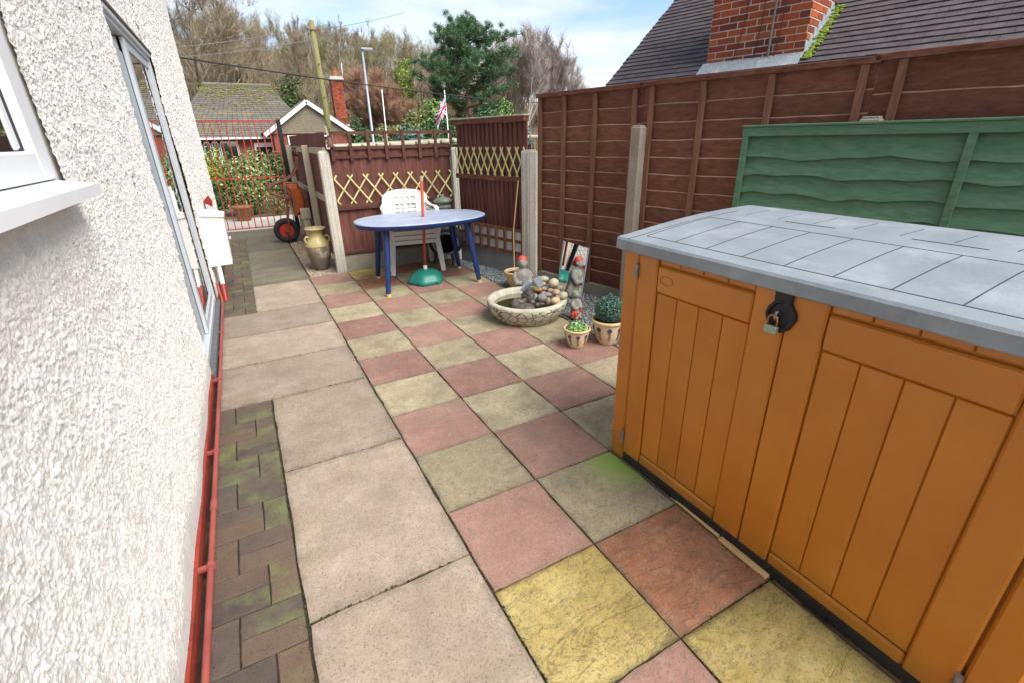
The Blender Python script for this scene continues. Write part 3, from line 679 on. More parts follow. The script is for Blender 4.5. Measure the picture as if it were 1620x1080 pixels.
# window
wf = MB(); WXF = WX-.022
wf.box(WXF-.06, WXF+.012, WY1-.10, WY1-.002, WZ0+.012, WZ1, .006); wf.box(WXF-.06, WXF+.012, WY0, WY1-.102, WZ0+.012, WZ0+.085, .006); wf.box(WXF-.06, WXF+.012, WY0, WY0+.09, WZ0+.087, WZ1, .006)
win = wf.build('window_frame', 'upvc', house)
MB().box(WXF-.07, WXF-.008, WY0+.09, WY1-.102, WZ0+.086, WZ1).build('gasket', 'gasket', win)
sash = MB(); sash.box(WXF-.05, WXF-.001, WY1-.185, WY1-.145, WZ0+.088, WZ1, .006); sash.build('sash', 'upvc', win)
MB().box(WXF-.05, WXF-.005, WY0+.09, WY1-.187, WZ0+.0865, WZ1-.01).build('pane', 'glass', win)
sill = MB(); pf = [(WXF-.05, WZ0+.010), (WXF+.014, WZ0+.008), (WX+.076, WZ0-.004), (WX+.078, WZ0-.034), (WX+.070, WZ0-.036), (WX+.066, WZ0-.016), (WXF-.05, WZ0-.006)]
sill.prism([(x, WY0-.05, z) for x, z in pf], (0, 0, 0), (0, WY1+.045-WY0, 0)); sill.build('window_sill', 'upvc', house)
MB().tube([(WX-.01, 5.02, 1.98), (WX+.014, 5.02, 1.975)], .03, 12).build('overflow_hole', 'brownsoffit', house)
# pipe along the wall foot
pr = thing('pipe', (-.888, 0, .05), 'long red painted pipe clipped along the foot of the white wall', 'pipe')
PX = -.884
pts = [(PX+.002*math.sin(y*1.7), y, .05+.003*math.sin(y*2.3)) for y in np.arange(-2.8, 3.31, .3)] + [(PX-.005, 3.36, .07), (PX-.012, 3.38, .14), (PX-.02, 3.42, .22)]
MB().tube(pts, .0115, 10).build('tube', 'pipe', pr, True)
for y in (-1.1, -.32, .50, 1.42, 2.4):
    c = MB(); c.tube([(PX, y-.011, .05), (PX, y+.011, .05)], .0165, 10); c.box(-.94, PX-.008, y-.009, y+.009, .043, .057); c.build('clip', 'pipe', pr)
for y in (.05, 1.9): MB().tube([(PX, y-.03, .05), (PX, y+.03, .05)], .0145, 10).build('coupling', 'pipe', pr)
# meter box
mb = thing('meter_box', (-.84, 3.75, 0), 'white meter box fixed to the house wall beyond the patio door', 'meter box')
b = MB(); fy, by = 3.70, 3.98
b.add([(WX-.01, fy, .33), (-.735, fy+.01, .335), (-.715, fy, .82), (WX-.01, fy, .845), (WX-.01, by, .33), (-.735, by, .335), (-.715, by, .82), (WX-.01, by, .845)], [(0,1,2,3),(5,4,7,6),(1,5,6,2),(4,0,3,7),(0,4,5,1)])
b.add([(WX-.01, fy-.012, .842), (-.705, fy-.012, .817), (-.705, by, .827), (WX-.01, by, .872), (WX-.01, fy-.012, .858), (-.705, fy-.012, .832), (-.705, by, .842), (WX-.01, by, .888)], [(0,3,2,1),(4,5,6,7),(0,1,5,4),(1,2,6,5),(2,3,7,6),(3,0,4,7)])
b.build('casing', 'whitebox', mb)
MB().tube([(-.715, 3.86, .58), (-.70, 3.86, .58)], .015, 10).build('latch', 'whitebox', mb)
MB().tube([(-.865, 3.74, .34), (-.868, 3.64, .14)], .021, 10).build('conduit', 'whitebox', mb); MB().tube([(-.868, 3.64, .15), (-.872, 3.55, -.01)], .024, 10).build('conduit_foot', 'redgloss', mb)
b = MB(); b.add([(WX, 4.9, .86), (WX+.09, 4.9, .80), (WX+.10, 4.9, .86), (WX+.07, 4.9, .93), (WX, 5.0, .86), (WX+.09, 5.0, .80), (WX+.10, 5.0, .86), (WX+.07, 5.0, .93)], [(0,1,2,3),(7,6,5,4),(0,4,5,1),(1,5,6,2),(2,6,7,3),(3,7,4,0)])
tag(b.build('wall_bracket', 'redgloss'), 'small red bracket on the white wall above the meter box', 'bracket')

# ------------------------------------------------------------------ storage shed
def shed():
    X0, YA, YB = .910, -.455, -1.95       # front plane, left side, right side
    XB = 1.71; YM = (YA+YB)/2
    r = thing('storage_shed', (1.3, YM, 0), 'orange plastic storage shed with a grey lid in front of the green fence', 'storage shed')
    def bx(*a, ch=.003): return MB().box(*a, ch)
    MB().box(X0+.012, XB, YB+.01, YA-.01, .03, 1.03).build('shell', 'orange', r)
    MB().box(X0-.006, XB, YB, YA-.085, .0, .055, .008).build('base', 'black', r)
    for y in (-.86, -1.16, -1.55):
        MB().box(X0-.0075, X0-.005, y-.002, y+.002, .002, .056).build('base_seam', 'gasket', r)
    bx(X0-.010, X0+.10, YA-.085, YA+.004, .006, 1.05, ch=.008).build('corner_post', 'orange', r)
    bx(X0-.010, X0+.10, YB-.004, YB+.085, .006, 1.05, ch=.008).build('corner_post', 'orange', r)
    side = MB(); side.box(X0+.10, XB, YA-.03, YA-.002, .02, 1.06, .004); side.box(X0+.10, XB, YB+.002, YB+.03, .02, 1.06, .004); side.build('side_wall', 'orange', r)
    for sgn, ya, yb, nm in ((1, YA-.092, YM+.002, 'left'), (-1, YM-.002, YB+.092, 'right')):
        y0, y1 = min(ya, yb), max(ya, yb)
        door = bx(X0+.004, X0+.014, y0, y1, .06, 1.045, ch=.001).build('door', 'orange', r)
        st_h, st_m = (.10, .115)
        hinge_y = y1 if sgn > 0 else y0; mid_y = y0 if sgn > 0 else y1
        hs0, hs1 = sorted((hinge_y, hinge_y-sgn*.105)); ms0, ms1 = sorted((mid_y, mid_y+sgn*.115))
        bx(X0-.014, X0+.006, hs0, hs1, .058, 1.045, ch=.006).build('stile', 'orange', door)
        bx(X0-.014, X0+.006, ms0, ms1, .058, 1.045, ch=.006).build('stile', 'orange', door)
        p0, p1 = sorted((hinge_y-sgn*.108, mid_y+sgn*.118))
        bx(X0-.012, X0+.006, p0, p1, .905, 1.012, ch=.006).build('top_rail', 'orange', door)
        bx(X0-.012, X0+.006, p0, p1, .058, .108, ch=.007).build('bottom_rail', 'orange', door)
        n = 4; wd = (p1-p0)/n
        for q in range(n):
            bx(X0-.004, X0+.006, p0+q*wd+.0015, p0+(q+1)*wd-.0015, .111, .900, ch=.003).build('plank', 'orange', door)
            bx(X0-.004, X0+.006, p0+q*wd+.0015, p0+(q+1)*wd-.0015, 1.018, 1.044, ch=.003).build('upper_plank', 'orange', door)
        for z in (.12, .94):
            hg = MB(); hy = hinge_y+sgn*.003; hg.tube([(X0-.020, hy, z), (X0-.020, hy, z+.058)], .0095, 10); hg.box(X0-.02, X0-.006, hy-.004, hy+.004, z+.004, z+.054); smooth_by_angle(hg.build('hinge', 'steel', door))
        if sgn > 0:
            ov = MB(); n = 26; cy, cz = p1-.052, .962
            pts = [(X0-.0125, cy+.033*math.cos(2*PI*q/n), cz+.017*math.sin(2*PI*q/n)-.0*q) for q in range(n)]
            for q in range(n): ov.bar(pts[q], pts[(q+1) % n], .0012, .0016, (1, 0, 0))
            ov.build('oval_mark', 'lidgroove', door)
    # lid: curved slab; shade of its grooves painted as raised dark strips
    lid_prof = [(X0-.034, 1.046), (X0-.037, 1.050), (X0-.036, 1.088), (X0-.028, 1.097), (X0+.02, 1.101), (X0+.16, 1.121), (X0+.32, 1.140), (X0+.46, 1.152), (X0+.62, 1.160), (X0+.80, 1.164), (X0+.835, 1.156), (X0+.836, 1.11), (X0+.80, 1.075), (X0-.02, 1.042)]
    LA, LB = YA+.035, YB-.035
    ld = MB()
    m = len(lid_prof); rings = [(LA-.0, .985), (LA-.006, .996), (LA-.018, 1.0), (LB+.018, 1.0), (LB+.006, .996), (LB, .985)]
    cx, cz_ = X0+.4, 1.09
    k = 0
    for y, s_ in rings:
        for x, z in lid_prof: ld.v.append((cx+(x-cx)*(1-(1-s_)*.8), y, cz_+(z-cz_)*(1-(1-s_)*6)))
    for q in range(len(rings)-1):
        for p in range(m): ld.f.append((q*m+p, q*m+(p+1) % m, (q+1)*m+(p+1) % m, (q+1)*m+p))
    ld.f.append(tuple(range(m))[::-1]); ld.f.append(tuple((len(rings)-1)*m+p for p in range(m)))
    lido = smooth_by_angle(ld.build('lid', 'lid', r), 28)
    def zt(x):
        xs = [p[0] for p in lid_prof[3:10]]; zs = [p[1] for p in lid_prof[3:10]]; return float(np.interp(x, xs, zs))
    def groove_shade(xa, ya, xb, yb, wdt=.0034):
        n = max(1, int(abs(xb-xa)/.08)); g = MB()
        for q in range(n):
            a, b_ = q/n, (q+1)/n; xa_, xb_ = xa+(xb-xa)*a, xa+(xb-xa)*b_; ya_, yb_ = ya+(yb-ya)*a, ya+(yb-ya)*b_
            g.bar((xa_, ya_, zt(xa_)), (xb_, yb_, zt(xb_)), wdt, .0022)
        return g
    gxa, gxb, gyl, gyr = X0+.045, X0+.42, LA-.10, LB+.10
    allg = MB()
    for g in ([groove_shade(gxa, gyl, gxa, gyr), groove_shade(gxb, gyl, gxb, gyr), groove_shade(X0-.03, LA-.07, X0+.02, LA-.07), groove_shade(X0+.02, LA-.07, X0+.60, LA-.095)]
              + [groove_shade(gxa, gyl+(gyr-gyl)*q/9, gxb, gyl+(gyr-gyl)*q/9) for q in range(10)]
              + [groove_shade(X0+.56, gyl+(gyr-gyl)*(q+.5)/9, X0+.72, gyl+(gyr-gyl)*(q+.5)/9) for q in range(9)]):
        allg.add(g.v, g.f)
    allg.build('groove', 'lidgroove', lido)
    for y0 in (-.80, -1.25):
        hm = MB(); hm.bar((X0+.53, y0, zt(X0+.53)), (X0+.53, y0-.20, zt(X0+.53)), .003, .003); hm.build('hinge_slot', 'gasket', lido)
    bar = MB(); bar.box(X0+.80, X0+.85, LB+.02, LA-.10, 1.13, 1.158, .004); bar.build('rear_hinge', 'lid', lido)
    # hasp plate
    hy, hz = YM+.012, .972
    hp_ = [(0, .052), (.022, .048), (.046, .016), (.050, -.004), (.034, -.040), (.012, -.056), (-.014, -.054), (-.038, -.034), (-.050, -.004), (-.044, .018), (-.022, .048)]
    pl_ = MB(); n = len(hp_)
    for xo, s_ in ((X0-.010, 1.0), (X0-.024, 1.0), (X0-.030, .92), (X0-.030, .78), (X0-.022, .70)):
        for a, b_ in hp_: pl_.v.append((xo, hy-a*s_, hz+b_*s_))
    for q in range(4):
        for p in range(n): pl_.f.append((q*n+p, (q+1)*n+p, (q+1)*n+(p+1) % n, q*n+(p+1) % n))
    pl_.f.append(tuple(4*n+p for p in range(n))[::-1])
    hs = smooth_by_angle(pl_.build('hasp', 'black', r), 30)
    MB().box(X0-.030, X0-.012, hy-.028, hy+.028, hz+.040, 1.06, .005).build('hasp_strap', 'black', hs)
    lp = MB(); lp.tube([(X0-.022, hy+.004, hz+.012), (X0-.040, hy+.004, hz+.010), (X0-.044, hy+.004, hz-.006), (X0-.036, hy+.004, hz-.014), (X0-.022, hy+.004, hz-.014)], .0045, 8); lp.build('hasp_loop', 'steel', hs, True)
    pk = thing('padlock', (X0-.042, hy+.008, hz-.055), 'small brass padlock hanging from the black hasp of the storage shed', 'padlock')
    MB().box(X0-.051, X0-.034, hy-.012, hy+.030, hz-.060, hz-.032, .003).build('body', 'lockbody', pk)
    a = [(X0-.042, hy-.006, hz-.036), (X0-.042, hy-.006, hz-.014)] + [(X0-.042, hy+.009-.015*math.cos(PI*q/6), hz-.012+.013*math.sin(PI*q/6)) for q in range(1, 6)] + [(X0-.042, hy+.024, hz-.014), (X0-.042, hy+.024, hz-.036)]
    MB().tube(a, .0032, 8).build('shackle', 'shackle', pk, True)
shed()
for (a, b), lab in (((( .911, -.862), (.903, -1.128)), 'thin offcut of new wood wedged under the storage shed, darker strip'), (((.897, -1.135), (.893, -1.345)), 'thick pale offcut of ribbed wood wedged under the storage shed')):
    wd = .012 if 'thin' in lab else .022
    m = MB(); m.bar((a[0], a[1], .008), (b[0], b[1], .008), wd, .014, ch=.0015)
    if wd > .02:
        for q in (-1, 0, 1): m.bar((a[0]+q*.007, a[1]-.002, .0152), (b[0]+q*.007, b[1]+.002, .0152), .004, .003)
    tag(m.build('wood_strip', 'newwood'), lab, 'wood strip')

# ------------------------------------------------------------------ fences on the right
def rbox(m, t0, t1, o0, o1, z0, z1, ch=0):
    return m.obox(RF((t0+t1)/2, (o0+o1)/2, (z0+z1)/2), DF, NF, Vector((0,0,1)), (t1-t0)/2, (o1-o0)/2, (z1-z0)/2, ch)
def lap_board(t0, t1, o, z0, z1, seed, wav=.004, slope=.012, lipw=.010, flip=False):
    rg = random.Random(seed); n = max(2, int((t1-t0)/.12)); m = MB(); ph = rg.uniform(0, 9)
    low = [z0+wav*math.sin(q*.9+ph)+wav*.8*math.sin(q*2.3+ph*2)+(wav*.5)*rg.uniform(-1, 1) for q in range(n+1)]
    k = 0
    for q in range(n+1):
        t = t0+(t1-t0)*q/n
        top = z1+(low[q]-z0)*.8
        prof_ = ((o, z0), (o-slope, top-.0075), (o-slope+.004, top), (o-slope+lipw, top+.001), (o+.006, z0)) if flip else ((o-slope, low[q]), (o, z1), (o+.004, z1), (o+lipw-slope, low[q]))
        for o_, z in prof_: m.v.append(tuple(RF(t, o_, z)))
    c_ = len(prof_); m.edge = []
    for q in range(n):
        for p in range(c_):
            if flip and p == 1: m.edge.append(len(m.f))
            m.f.append((q*c_+p, q*c_+(p+1) % c_, (q+1)*c_+(p+1) % c_, (q+1)*c_+p))
    m.f.append(tuple(range(c_))[::-1]); m.f.append(tuple(n*c_+p for p in range(c_)))
    return m
def lap_fence(t0, t1, zbot, ztop, label, battens, rows, seed):
    c = RF((t0+t1)/2, 0, zbot); r = thing('fence_panel', c, label, 'fence panel', 'brown lap fence panels')
    h = (ztop-.03-zbot)/rows
    for q in range(rows):
        z0 = zbot+q*h; lb_ = lap_board(t0, t1, .012, z0-.012, z0+h+.004, seed*50+q, .0025, .015, .009, True); bo_ = lb_.build('board', 'board_x', r); bo_.data.materials.append(MAT['wornedge'])
        for fi in lb_.edge: bo_.data.polygons[fi].material_index = 1
    for t in battens:
        m = MB(); a = RF(t, -.022, zbot+.0); m.obox(RF(t, -.020, (zbot+ztop)/2-.015), DF, NF, Vector((0,0,1)), .022, .014, (ztop-zbot)/2-.015, .002); m.build('batten', 'batten', r)
    m = rbox(MB(), t0-.02, t1+.015, -.045, .035, ztop-.03, ztop+.008, .003); m.build('cap_rail', 'rail_y', r)
    return r
lap_fence(1.545, 2.742, .11, 1.885, 'brown lap fence panel behind the leaning mirror and stone pond', (1.565, 1.885, 2.255, 2.675), 13, 1)
lap_fence(2.745, 4.352, .11, 1.890, 'brown lap fence panel rising beyond the chipped concrete post', (2.835, 3.275, 3.76, 4.29), 13, 2)
lap_fence(4.355, 6.2, .11, 1.900, 'brown lap fence panel standing taller behind the green panel', (4.475, 5.2, 6.1), 10, 3)
for t0, t1, lab in ((1.53, 2.70, 'concrete gravel board under the brown panel behind the mirror'), (2.83, 4.34, 'concrete gravel board under the fence behind the storage shed')):
    tag(rbox(MB(), t0, t1, -.03, .03, -.04, .108, .005).build('gravel_board', 'gravelboard'), lab, 'gravel board')
def cpost(c, ax, ay, hw, hd, h, name, mat, label, slot=True):
    m = MB(); m.obox(Vector(c)+Vector((0,0,h/2-.04)), ax, ay, Vector((0,0,1)), hw, hd, h/2+.0, .008)
    r = thing(name, c, label, 'fence post'); m.build('shaft', mat, r)
    if slot:
        for sx in (-1, 1):
            g = MB(); g.obox(Vector(c)+Vector((0,0,h/2-.03))+ax*(sx*hw*.42)-ay*(hd+.001), ax, ay, Vector((0,0,1)), hw*.16, .004, h/2-.03, .002); g.build('rib', mat, r)
    t = MB(); t.obox(Vector(c)+Vector((0,0,h-.035)), ax, ay, Vector((0,0,1)), hw*.82, hd*.82, .008, .004); t.build('chamfered_top', mat, r)
    return r
cpost(RF(2.77, -.075), DF, NF, .050, .045, 1.60, 'concrete_post', 'post_agg', 'rough aggregate concrete post standing in front of the brown lap fence', False)
cpost(RF(4.40, -.075), DF, NF, .055, .045, 1.60, 'concrete_post', 'post_agg', 'concrete post whose top just shows above the green fence panel', False)
def green_panel():
    t0, t1, zb, zt_ = 3.69, 5.55, .30, 1.535
    o0 = -.135
    r = thing('fence_panel', RF((t0+t1)/2, o0, 0), 'green painted wavy edged fence panel behind the storage shed', 'fence panel')
    rows = 10; h = (zt_-.06-zb)/rows
    for q in range(rows):
        lap_board(t0+.01, t1-.01, o0+.014, zb+q*h-.02, zb+(q+1)*h+.004, 900+q, .012, .028, .012).build('board', 'green', r)
    for t in (t0+.012, 4.89, t1-.02): MB().obox(RF(t, o0-.018, (zb+zt_)/2-.03), DF, NF, Vector((0,0,1)), .02, .012, (zt_-zb)/2-.03, .002).build('batten', 'green', r)
    rbox(MB(), t0-.012, t1, o0-.032, o0-.006, zt_-.062, zt_-.006, .002).build('top_rail', 'green', r)
    rbox(MB(), t0-.014, t1, o0-.040, o0+.04, zt_-.005, zt_+.010, .003).build('cap_rail', 'green', r)
    for t in (t0+.02, 4.1, 4.87, 4.9): MB().tube([RF(t, o0-.034, zt_-.035), RF(t, o0-.031, zt_-.035)], .003, 6).build('nail', 'rust', r)
    for t in (t0+.05, t1-.05): MB().obox(RF(t, o0+.035, .15), DF, NF, Vector((0,0,1)), .02, .012, .19).build('leg', 'green', r)
green_panel()

# ------------------------------------------------------------------ corner enclosure
EX, EY, EZ = Vector((1,0,0)), Vector((0,1,0)), Vector((0,0,1))
cpost((.402, 4.13, 0), EX, EY, .058, .05, 1.43, 'concrete_post', 'post_pale', 'pale concrete post beside the stone jar, carrying a small bell')
cpost((1.985, 4.09, 0), EX, EY, .045, .05, 1.43, 'concrete_post', 'post_pale', 'pale concrete post in the corner behind the chiminea')
cpost(RF(1.405, -.02), DF, NF, .075, .055, 1.405, 'concrete_post', 'post_pale', 'white concrete post with grooved face behind the stone pond')
tag(MB().box(.46, 1.94, 4.11, 4.16, -.04, .195, .005).build('gravel_board', 'gravelboard'), 'mossy concrete gravel board behind the plastic chairs', 'gravel board')
tag(rbox(MB(), .09, 1.33, -.02, .03, -.04, .24, .005).build('gravel_board', 'gravelboard_grey'), 'grey concrete gravel board under the square lattice', 'gravel board')
def closeboard(r, place, length, z0, z1, bw=.075, th=.012, mat='board_z'):
    n = int(round(length/bw)); bw = length/n
    for q in range(n):
        a, b_ = q*bw, (q+1)*bw+.010
        pts = [(a, 0), (b_, -.006), (b_, -.024), (a, -.006)]
        m = MB(); dz = rng.uniform(-.004, .004)
        m.v = [tuple(place(u, o_, z)) for z in (z0, z1+dz) for u, o_ in pts]
        m.f = [(0,1,2,3), (7,6,5,4), (0,4,5,1), (1,5,6,2), (2,6,7,3), (3,7,4,0)]
        m.build('board', mat, r)
# back panel: plane Y = 4.13, outward +Y; place(u, o, z): o<0 is towards us
bp = thing('fence_panel', (1.2, 4.14, 0), 'dark brown closeboard fence panel behind the chairs and table', 'fence panel')
closeboard(bp, lambda u, o_, z: (.46+u, 4.14+o_, z), 1.49, .20, 1.40, .098)
for z0, z1, o_ in ((.735, .80, 4.088), (.205, .25, 4.092)): MB().box(.462, 1.94, o_, 4.118, z0, z1, .003).build('rail', 'rail_x', bp)
def square_trellis(name, label, place, L, z0, z1, nx, zs, wd, mat, group=None):
    r = thing(name, place(L/2, 0, z0), label, 'trellis', group)
    def bar(u0, u1, za, zb, o0, o1):
        m = MB(); m.v = [tuple(place(u, o_, z)) for z in (za, zb) for u, o_ in ((u0, o0), (u1, o0), (u1, o1), (u0, o1))]
        m.f = [(3,2,1,0), (4,5,6,7), (0,1,5,4), (1,2,6,5), (2,3,7,6), (3,0,4,7)]; return m
    for z in zs: bar(0, L, z-wd/2, z+wd/2, -.010, .008).build('slat', mat, r)
    for q in range(nx+1):
        u = wd/2+(L-wd)*q/nx; bar(u-wd/2, u+wd/2, z0, z1, -.026, -.011).build('upright', mat, r)
    return r
square_trellis('trellis', 'dark brown square trellis along the top of the fence behind the table', lambda u, o_, z: Vector((.485+u, 4.108+o_, z)), 1.49, 1.29, 1.60, 7, (1.585, 1.425, 1.33), .036, 'rail_x')
def diamond_trellis(label, place, L, z0, z1, n, skewtop=0):
    r = thing('expanding_trellis', place(L/2, 0, z0), label, 'trellis', 'pale expanding diamond trellises'); h = z1-z0; w_ = L/n
    for q in range(-1, n+1):
        for sg in (-1, 1):
            u0, u1 = ((q-.17)*w_, (q+1.17)*w_) if sg > 0 else ((q+1.17)*w_, (q-.17)*w_)
            za, zb = z0, z1; ua, ub = u0, u1
            lo, hi = min(ua, ub), max(ua, ub)
            if hi < .02 or lo > L-.02: continue
            def clip(ua, za, ub, zb):
                pts = []
                for (u, z), (u2, z2) in (((ua, za), (ub, zb)), ((ub, zb), (ua, za))):
                    if u < 0: f = (0-u)/(u2-u); u, z = 0, z+(z2-z)*f
                    elif u > L: f = (L-u)/(u2-u); u, z = L, z+(z2-z)*f
                    pts.append((u, z))
                return pts
            (ua, za), (ub, zb) = clip(ua, za, ub, zb)
            if abs(zb-za) < .03: continue
            o_ = -.006 if sg > 0 else -.014
            A_, B_ = Vector(place(ua, o_, za)), Vector(place(ub, o_, zb)); nrm = (Vector(place(0, 1, 0))-Vector(place(0, 0, 0))).normalized()
            MB().bar(A_, B_, .017, .007, nrm).build('lath', 'lattice', r)
    return r
diamond_trellis('pale diamond trellis fixed to the fence behind the white chairs', lambda u, o_, z: Vector((.475+u, 4.100+o_, z)), 1.46, .805, 1.135, 8)
rp = thing('fence_panel', RF(.7, 0, 0), 'dark brown closeboard fence panel with a sloping cap beside the white post', 'fence panel')
closeboard(rp, lambda u, o_, z: RF(.09+u, o_+.02, z), 1.25, .24, 1.655, .078)
rbox(MB(), .085, 1.345, -.030, -.005, 1.045, 1.10, .003).build('rail', 'rail_y', rp)
rbox(MB(), .05, 1.355, -.05, .03, 1.655, 1.705, .004).build('cap_rail', 'rail_y', rp)
rbox(MB(), .04, 1.365, -.065, .045, 1.706, 1.722, .003).build('cap_board', 'palewood', rp)
diamond_trellis('pale diamond trellis fixed to the fence beside the white post', lambda u, o_, z: RF(.09+u, o_-.012, z), 1.25, 1.10, 1.405, 10)
square_trellis('trellis', 'low brown square lattice above the grey gravel board', lambda u, o_, z: RF(.09+u, o_-.03, z), 1.24, .235, .53, 8, (.515, .385, .25), .034, 'batten')
tag(rbox(MB(), .11, 1.32, -.0255, -.020, .26, .50).build('backing_sheet', 'whitesheet'), 'white weathered sheet showing through the low square lattice', 'sheet')
tag(rbox(MB(), 1.34, 1.535, .20, .40, -.05, 1.60, .006).build('concrete_pier', 'gravelboard_grey'), 'grey concrete pier in the gap beside the white post', 'pier')
# side fence along the path
sf = thing('fence_panel', (.47, 6.2, 0), 'dark brown closeboard fence along the path behind the wheelbarrow', 'fence panel')
closeboard(sf, lambda u, o_, z: (.46+o_*.0+(-o_ if False else o_), 4.2+u, z), 3.75, .06, 1.60, .11, .016)
for z in (.78, 1.36): MB().box(.415, .448, 4.21, 7.94, z, z+.075, .003).build('rail', 'palewood', sf)
for y in (5.45, 7.7): MB().box(.335, .413, y, y+.07, -.04, 1.46, .005).build('post', 'palewood', sf)
stub = thing('timber_stub', (.30, 6.05, 0), 'short green weathered timber post beside the wheelbarrow', 'post')
MB().box(.245, .335, 6.0, 6.09, -.04, .42, .005).build('shaft', 'palewood', stub); MB().box(.225, .355, 5.985, 6.105, .42, .57, .006).build('head', 'palewood', stub)
tag(MB().obox((.20, 5.05, .03), Vector((.9, .4, 0)).normalized(), Vector((-.4, .9, 0)).normalized(), EZ, .06, .05, .05, .008).build('stone_block', 'post_pale'), 'small mossy stone block lying in the gravel by the jar', 'stone')

# ------------------------------------------------------------------ gate
gt = thing('garden_gate', (-.3, 8.1, 0), 'tall red iron bar gate at the end of the path', 'gate')
GX0, GX1, GYY = -.96, .275, 8.1
for z, wd in ((.06, .018), (.93, .02), (1.85, .02)): MB().box(GX0, GX1, GYY-.008, GYY+.008, z-wd/2, z+wd/2).build('rail', 'gatered', gt)
for q in range(12):
    x = GX0+.01+(GX1-GX0-.02)*q/11; MB().tube([(x, GYY-.014, .05), (x, GYY-.014, 1.86)], .0085, 6).build('bar', 'gatered', gt)
MB().box(.16, GX1, GYY-.03, GYY-.005, 1.34, 1.365).build('latch', 'gatered', gt)
tag(MB().box(.285, .355, 8.07, 8.14, -.04, 1.88, .006).build('gate_post', 'gateblack'), 'black square steel gate post', 'post')
bell = thing('hanging_bell', (.50, 4.05, 1.45), 'small rusty bell hanging at the top of the pale concrete post', 'bell')
MB().bar((.46, 4.05, 1.66), (.475, 4.05, 1.56), .012, .02).build('bracket', 'palewood', bell)
MB().lathe([(.008, .10), (.018, .095), (.026, .06), (.034, .02), (.044, .0), (.04, -.003)], 16, (.485, 4.05, 1.44)).build('dome', 'rust', bell, True)
MB().tube([(.485, 4.05, 1.45), (.49, 4.05, 1.30)], .005, 6).build('clapper', 'rust', bell)

# ------------------------------------------------------------------ wheelbarrow and jar
wbw = thing('wheelbarrow', (.02, 6.55, 0), 'rusty wheelbarrow with orange tray stood on its wheel against the fence', 'wheelbarrow')
wc = Vector((.015, 6.55, .195))
t = MB(); n, m = 28, 10
for q in range(n):
    a = 2*PI*q/n
    for p in range(m):
        b_ = 2*PI*p/m; rr = .150+.046*math.cos(b_); t.v.append((wc.x+rr*math.cos(a), wc.y+.04*math.sin(b_), wc.z+rr*math.sin(a)))
for q in range(n):
    for p in range(m): t.f.append((q*m+p, q*m+(p+1) % m, ((q+1) % n)*m+(p+1) % m, ((q+1) % n)*m+p))
wh = t.build('wheel', 'rubber', wbw, True)
h_ = MB(); rot = [(wc.x, wc.y-.03, wc.z), (wc.x, wc.y+.03, wc.z)]; h_.tube([(wc.x, wc.y-.018, wc.z), (wc.x, wc.y+.018, wc.z)], .108, 24); h_.build('rim', 'redgloss', wh); MB().tube([(wc.x, wc.y-.06, wc.z), (wc.x, wc.y+.06, wc.z)], .022, 12).build('hub', 'rust', wh)
for yo in (-.12, .14):
    y = wc.y+yo
    MB().tube([(.365, y+.03, 1.41), (.36, y+.02, 1.25), (.34, y, 1.17), (.26, y, 1.04), (.15, y, .965), (-.02, y, .92), (-.105, y, .875), (-.125, y, .82), (-.10, y, .775), (-.02, y, .745), (.09, y, .70), (.13, y, .66)], .0155, 10).build('handle', 'rust', wbw, True)
    MB().tube([(.355, y+.04, 1.43), (.362, y+.025, 1.30)], .019, 10).build('grip', 'rubber', wbw, True)
    MB().tube([(.115, y, .96), (.085, y*.5+wc.y*.5-.03, .5), (wc.x+.02, wc.y-.055 if yo < 0 else wc.y+.055, .195), (.045, wc.y-.055 if yo < 0 else wc.y+.055, .005)], .014, 10).build('frame_strut', 'rust', wbw, True)
tr = MB(); prof = [(.12, .93), (.15, .88), (.20, .62), (.185, .40), (.33, .48), (.36, .62), (.34, .82), (.27, .92)]
sect = [(-.26, .72), (-.22, .9), (0, 1.0), (.22, .9), (.26, .72)]; cx, cz_ = .23, .66
for yo, s_ in sect:
    for x, z in prof: tr.v.append((cx+(x-cx)*s_, wc.y+.02+yo, cz_+(z-cz_)*s_))
m = len(prof)
for q in range(len(sect)-1):
    for p in range(m): tr.f.append((q*m+p, q*m+(p+1) % m, (q+1)*m+(p+1) % m, (q+1)*m+p))
tr.f.append(tuple(range(m))[::-1]); tr.f.append(tuple((len(sect)-1)*m+p for p in range(m))); tr.build('tray', 'tray', wbw)
MB().tube([(.11, 6.30, .925), (.27, 6.30, .925), (.37, 6.30, .62), (.34, 6.30, .46)], .010, 8).build('tray_lip', 'rust', wbw, True)
jr = thing('stone_jar', (.205, 4.42, 0), 'weathered stoneware jar with cream neck and two lug handles', 'jar')
body = [(.072, -.012), (.085, .02), (.115, .10), (.142, .19), (.152, .25), (.148, .30)]; neck = [(.148, .30), (.140, .34), (.105, .385), (.086, .41), (.082, .46), (.10, .488), (.124, .50), (.126, .515), (.112, .522), (.085, .515), (.075, .47), (.06, .40)]
jc = (.205, 4.42, 0)
MB().lathe(body, 32, jc).build('body', 'jarbody', jr, True); MB().lathe(neck, 32, jc, bot=False).build('neck', 'jarglaze', jr, True)
for sg in (-1, 1):
    MB().tube([(jc[0]+sg*.09, jc[1]-.05, .415), (jc[0]+sg*.128, jc[1]-.055, .42), (jc[0]+sg*.145, jc[1]-.055, .395), (jc[0]+sg*.138, jc[1]-.055, .36), (jc[0]+sg*.12, jc[1]-.05, .335)], .013, 8).build('handle', 'jarglaze', jr, True)

